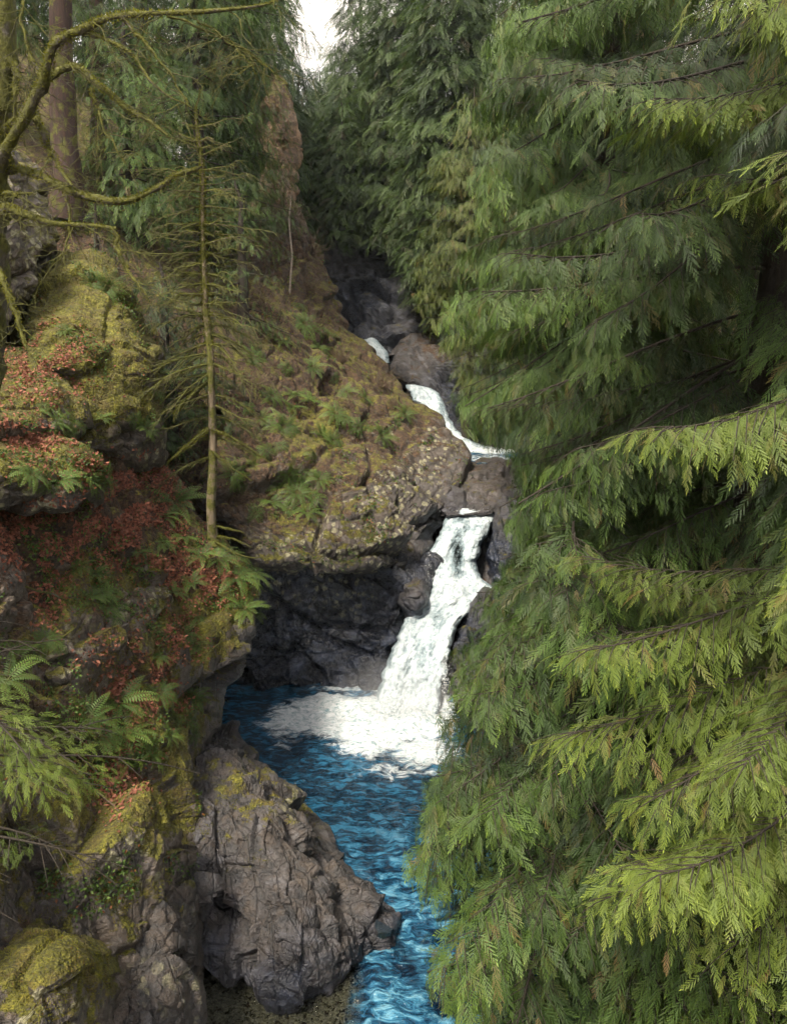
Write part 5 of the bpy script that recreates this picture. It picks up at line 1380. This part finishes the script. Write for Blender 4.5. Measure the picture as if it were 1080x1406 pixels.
FLAT = [(np.array([[0, 0, 0], [.4, .3, .12], [1, .02, .0], [.45, -.32, .05]], float), np.array([[0, 1, 2, 3]]), np.array([0, .5, 1, .5]))]
lit_pts = []
LITZ = [(60, 500, 70, 60, .7), (150, 650, 90, 30, 1), (220, 660, 50, 40, 1), (50, 740, 70, 50, .8), (180, 700, 90, 35, 1), (170, 745, 70, 40, 1), (250, 790, 70, 40, 1.0), (300, 800, 40, 30, .9), (150, 950, 50, 70, .6), (165, 1060, 40, 50, .9),
        (215, 920, 60, 40, .6), (120, 720, 60, 30, .9), (230, 740, 50, 40, .9), (40, 600, 60, 25, .9), (240, 860, 40, 40, .5), (230, 970, 40, 30, .5), (60, 800, 40, 60, .6)]
rl = np.random.default_rng(71)
for (x, y, rx, ry, st) in LITZ:
    for _ in range(int(rx * ry * st * .95)):
        a, b = x + rx * rl.normal(0, .5), y + ry * rl.normal(0, .5)
        if a < -20: continue
        if vnoise(np.array([[a, b, 0.]]), 22, 8)[0] < -.38: continue
        h = hit(a, b)
        if h and h[3] in ('slope', 'mound', 'ledge boulder', 'mossy boulder') and h[1][2] > .05: lit_pts.append(h)
p = np.array([h[0] + h[1] * .02 for h in lit_pts]); nn = np.array([h[1] for h in lit_pts]); n = len(p)
V, F, C = bake(FLAT, p, rl.normal(0, 1, (n, 3)), nn + rl.normal(0, .35, (n, 3)), rl.uniform(.035, .12, n), rl.random(n), rl.random(n) * .95, np.zeros(n), rl.random(n))
tag(link('leaf_litter', mesh_np('leaf_litter', V, F, M_LITTER, {'col': C})), 'reddish fallen leaves lying over the bank', 'leaf litter', kind='stuff')

mp = scatter(30000, (-15, 335, 665, 1406), 72, ('slope', 'mound', 'ledge boulder', 'mossy boulder', 'cap boulder', 'promontory', 'headland', 'outcrop'))
# keep where the rock's own moss attribute says moss
MK = {}
for ob in COL.objects:
    if ob.type == 'MESH' and 'mask' in ob.data.attributes:
        a = np.empty(len(ob.data.vertices) * 4, np.float32); ob.data.attributes['mask'].data.foreach_get('color', a)
        v = np.empty(len(ob.data.vertices) * 3, np.float32); ob.data.vertices.foreach_get('co', v)
        MK[ob.name] = (v.reshape(-1, 3) + np.array(ob.location), a.reshape(-1, 4))
from mathutils.kdtree import KDTree
allv = np.concatenate([MK[k][0][::9] for k in MK if k != 'ground']); alla = np.concatenate([MK[k][1][::9] for k in MK if k != 'ground'])
kd = KDTree(len(allv))
for i, v in enumerate(allv): kd.insert(v, i)
kd.balance()
keep = []; low = []
for (x, y, h) in mp:
    m = alla[kd.find(h[0])[1]]
    v = m[0] + .5 * float(vnoise(h[0][None], .45, 14)[0]) + .3 * (h[1][2] - .3)
    if v > .42: keep.append(h)
    if v > .15 and m[2] < .35 and h[3] not in ('cap boulder', 'promontory') and float(vnoise(h[0][None], .8, 15)[0]) > .28: low.append(h)
p = np.array([h[0] for h in keep]); nn = np.array([h[1] for h in keep]); dist = np.array([h[2] for h in keep]); n = len(p)
rp = 5
p = np.repeat(p, rp, 0) + rl.normal(0, .03, (n * rp, 3)); nn = np.repeat(nn, rp, 0) + rl.normal(0, .5, (n * rp, 3)) - np.array([0, 0, .25]); dist = np.repeat(dist, rp)
fo = fuzz_mesh('moss', p, nn, (.0022 * dist + .005) * rl.uniform(.5, 1.3, n * rp), seed=3, tint=(.0, .95), dead=.12)
tag(fo, 'short yellow green moss covering the rocks', 'moss', kind='stuff')
p = np.array([h[0] + h[1] * .04 for h in low]); nn = np.array([h[1] for h in low]); dist = np.array([h[2] for h in low]); n = len(p)
p = np.repeat(p, 3, 0) + rl.normal(0, .05, (n * 3, 3)); nn = np.repeat(nn, 3, 0)
V, F, C = bake(FLAT, p, rl.normal(0, 1, (n * 3, 3)), nn + rl.normal(0, .6, (n * 3, 3)), .045 + .0018 * np.repeat(dist, 3) * rl.uniform(.6, 1.2, n * 3), rl.random(n * 3), rl.random(n * 3) * .9, (rl.random(n * 3) < .08) * .8, rl.random(n * 3))
tag(link('ground_cover', mesh_np('ground_cover', V, F, M_FERN, {'col': C})), 'tiny green leaves growing over the rocks', 'ground cover', kind='stuff')

# ------------------------------------------------------------------ young cedar reaching in low on the left
tree('young_cedar', (-5.5, 9.0, 5.6), 9.7, 'young cedar with bright yellow green sprays entering low beside the ferns', 'tree', R=2.6, prof='broad', zlow=.2, density=7, detail=2, mat=M_CEDAR_Y, bark=M_BARK, trunk_r=.08, slope=(.22, .35, .0),
     lsec=.38, dsec=.09, dspr=.10, spr=.20, hang=.25, seed=401, tint=(.4, 1), az=(-1.1, 1.2), prune_r=lambda y: np.interp(y, [0, 905, 930, 960, 1010, 1060, 1110, 1150, 1190, 1210], [-99, -99, 60, 215, 228, 190, 120, 60, 40, -99]), limb_r=.02)

# fallen sticks on the bank
for k, (a_, b_, lab) in enumerate([((140, 1085), (178, 1142), 'orange brown broken stick lying on the lower mossy wall'), ((30, 805), (120, 835), 'thin dead stick lying above the fern covered stone'), ((190, 640), (236, 622), 'mossy stick bridging the gap beside the mossy boulder'),
                                   ((96, 860), (62, 905), 'mossy crooked stick leaning beside the grey stone'), ((236, 720), (182, 700), 'bleached stick among the red leaves below the big soft fern'), ((300, 880), (262, 915), 'small dead stick near the edge of the mossy wall')]):
    ha, hb = hit(*a_), hit(*b_)
    if ha is None or hb is None: continue
    t_ = np.linspace(0, 1, 14)[:, None]
    P = (ha[0] + ha[1] * .06) * (1 - t_) + (hb[0] + hb[1] * .06) * t_ + .05 * np.stack([vnoise(np.stack([t_[:, 0] * 5, t_[:, 0] * 0 + q_, t_[:, 0] * 0 + k], 1), 1, q_) for q_ in range(3)], 1)
    tw = [(P, np.linspace(.022, .008, 14))]
    for m in range(4):
        j = 3 + 2 * m; tw.append((P[j] + np.random.default_rng(k * 9 + m).normal(0, .14, 3) * np.linspace(0, 1, 4)[:, None], np.linspace(.008, .002, 4)))
    V, F = tubes(tw, 6)
    o = link('fallen_stick', mesh_np('fallen_stick', V, F, M_TWIG if k % 2 == 0 else M_MOSSBARK, smooth=True, origin=P[0])); o.location = P[0]
    tag(o, lab, 'stick')

# ------------------------------------------------------------------ sky, sun, exposure
SUN_EL, SUN_AZ = math.radians(58), math.radians(215)   # azimuth measured clockwise from +Y
w = bpy.data.worlds.new("World"); SC.world = w; w.use_nodes = True
nt = w.node_tree; nt.nodes.clear(); q = N(nt)
sky = q.n('ShaderNodeTexSky', sky_type='NISHITA')
sky.sun_disc = False; sky.sun_elevation = SUN_EL; sky.sun_rotation = SUN_AZ
sky.altitude = 300; sky.dust_density = 1.2
tc = q.n('ShaderNodeTexCoord').outputs['Generated']
cl = q.ramp(q.noise(q.mapping(tc, (1, 1, 2.2)), 2.2, 6, .55, .3), [(0.38, .45), (0.62, .9)])
col = q.mix(cl, sky.outputs[0], (7.0, 6.3, 5.4))
bg = q.n('ShaderNodeBackground', i_Color=col, i_Strength=.12)
wo = q.n('ShaderNodeOutputWorld'); nt.links.new(bg.outputs[0], wo.inputs[0])

sd = bpy.data.lights.new('sun', 'SUN'); sd.energy = 3.0; sd.angle = math.radians(12); sd.color = (1.0, .90, .74)
so = bpy.data.objects.new('sun', sd); COL.objects.link(so)
dv = Vector((math.sin(SUN_AZ) * math.cos(SUN_EL), math.cos(SUN_AZ) * math.cos(SUN_EL), math.sin(SUN_EL)))
so.rotation_euler = dv.to_track_quat('Z', 'Y').to_euler()

hv = np.array([[x, y, z] for x in (-710, 710) for y in (-310, 910) for z in (-8, 92)], float)
hf = np.array([[0, 1, 3, 2], [4, 6, 7, 5], [0, 4, 5, 1], [2, 3, 7, 6], [0, 2, 6, 4], [1, 5, 7, 3]])
mh, nth, outh = newmat('haze_air')
pv = nth.nodes.new('ShaderNodeVolumePrincipled'); pv.inputs['Color'].default_value = (.78, .86, .96, 1); pv.inputs['Density'].default_value = .00018
nth.links.new(pv.outputs[0], outh.inputs['Volume'])
tag(link('haze', mesh_np('haze', hv, hf, mh)), 'faint bluish haze filling the gorge', 'haze', kind='stuff')

# spray mist hanging at the foot of the main fall
bm = __import__('bmesh').new(); __import__('bmesh').ops.create_icosphere(bm, subdivisions=3, radius=1.0)
me = bpy.data.meshes.new('mist'); bm.to_mesh(me); bm.free()
mm, ntm, om = newmat('mist_air'); qm = N(ntm)
tcm = qm.n('ShaderNodeTexCoord').outputs['Object']
ln = qm.n('ShaderNodeVectorMath', operation='LENGTH', i_0=tcm).outputs['Value']
dn = qm.math('MULTIPLY', qm.math('SUBTRACT', 1.0, ln, clamp=True), qm.ramp(qm.noise(tcm, 2.2, 3), [(.4, .2), (.65, 1.0)]))
pv2 = qm.n('ShaderNodeVolumePrincipled', i_Density=qm.math('MULTIPLY', dn, .4)); pv2.inputs['Color'].default_value = (.95, .97, 1, 1)
ntm.links.new(pv2.outputs[0], om.inputs['Volume']); me.materials.append(mm)
o = link('mist', me); o.location = (.25, 25.0, .7); o.scale = (2.6, 1.7, 1.5)
tag(o, 'fine spray drifting at the foot of the main waterfall', 'mist', kind='stuff')

SC.view_settings.view_transform = 'Standard'; SC.view_settings.look = 'None'
SC.view_settings.exposure = 1.62; SC.view_settings.gamma = 1
SC.cycles.max_bounces = 6; SC.cycles.diffuse_bounces = 3; SC.cycles.glossy_bounces = 3; SC.cycles.transmission_bounces = 4; SC.cycles.transparent_max_bounces = 8
SC.cycles.use_denoising = True
SC.cycles.caustics_reflective = False; SC.cycles.caustics_refractive = False
SC.cycles.use_adaptive_sampling = True; SC.cycles.adaptive_threshold = .03; SC.cycles.adaptive_min_samples = 24
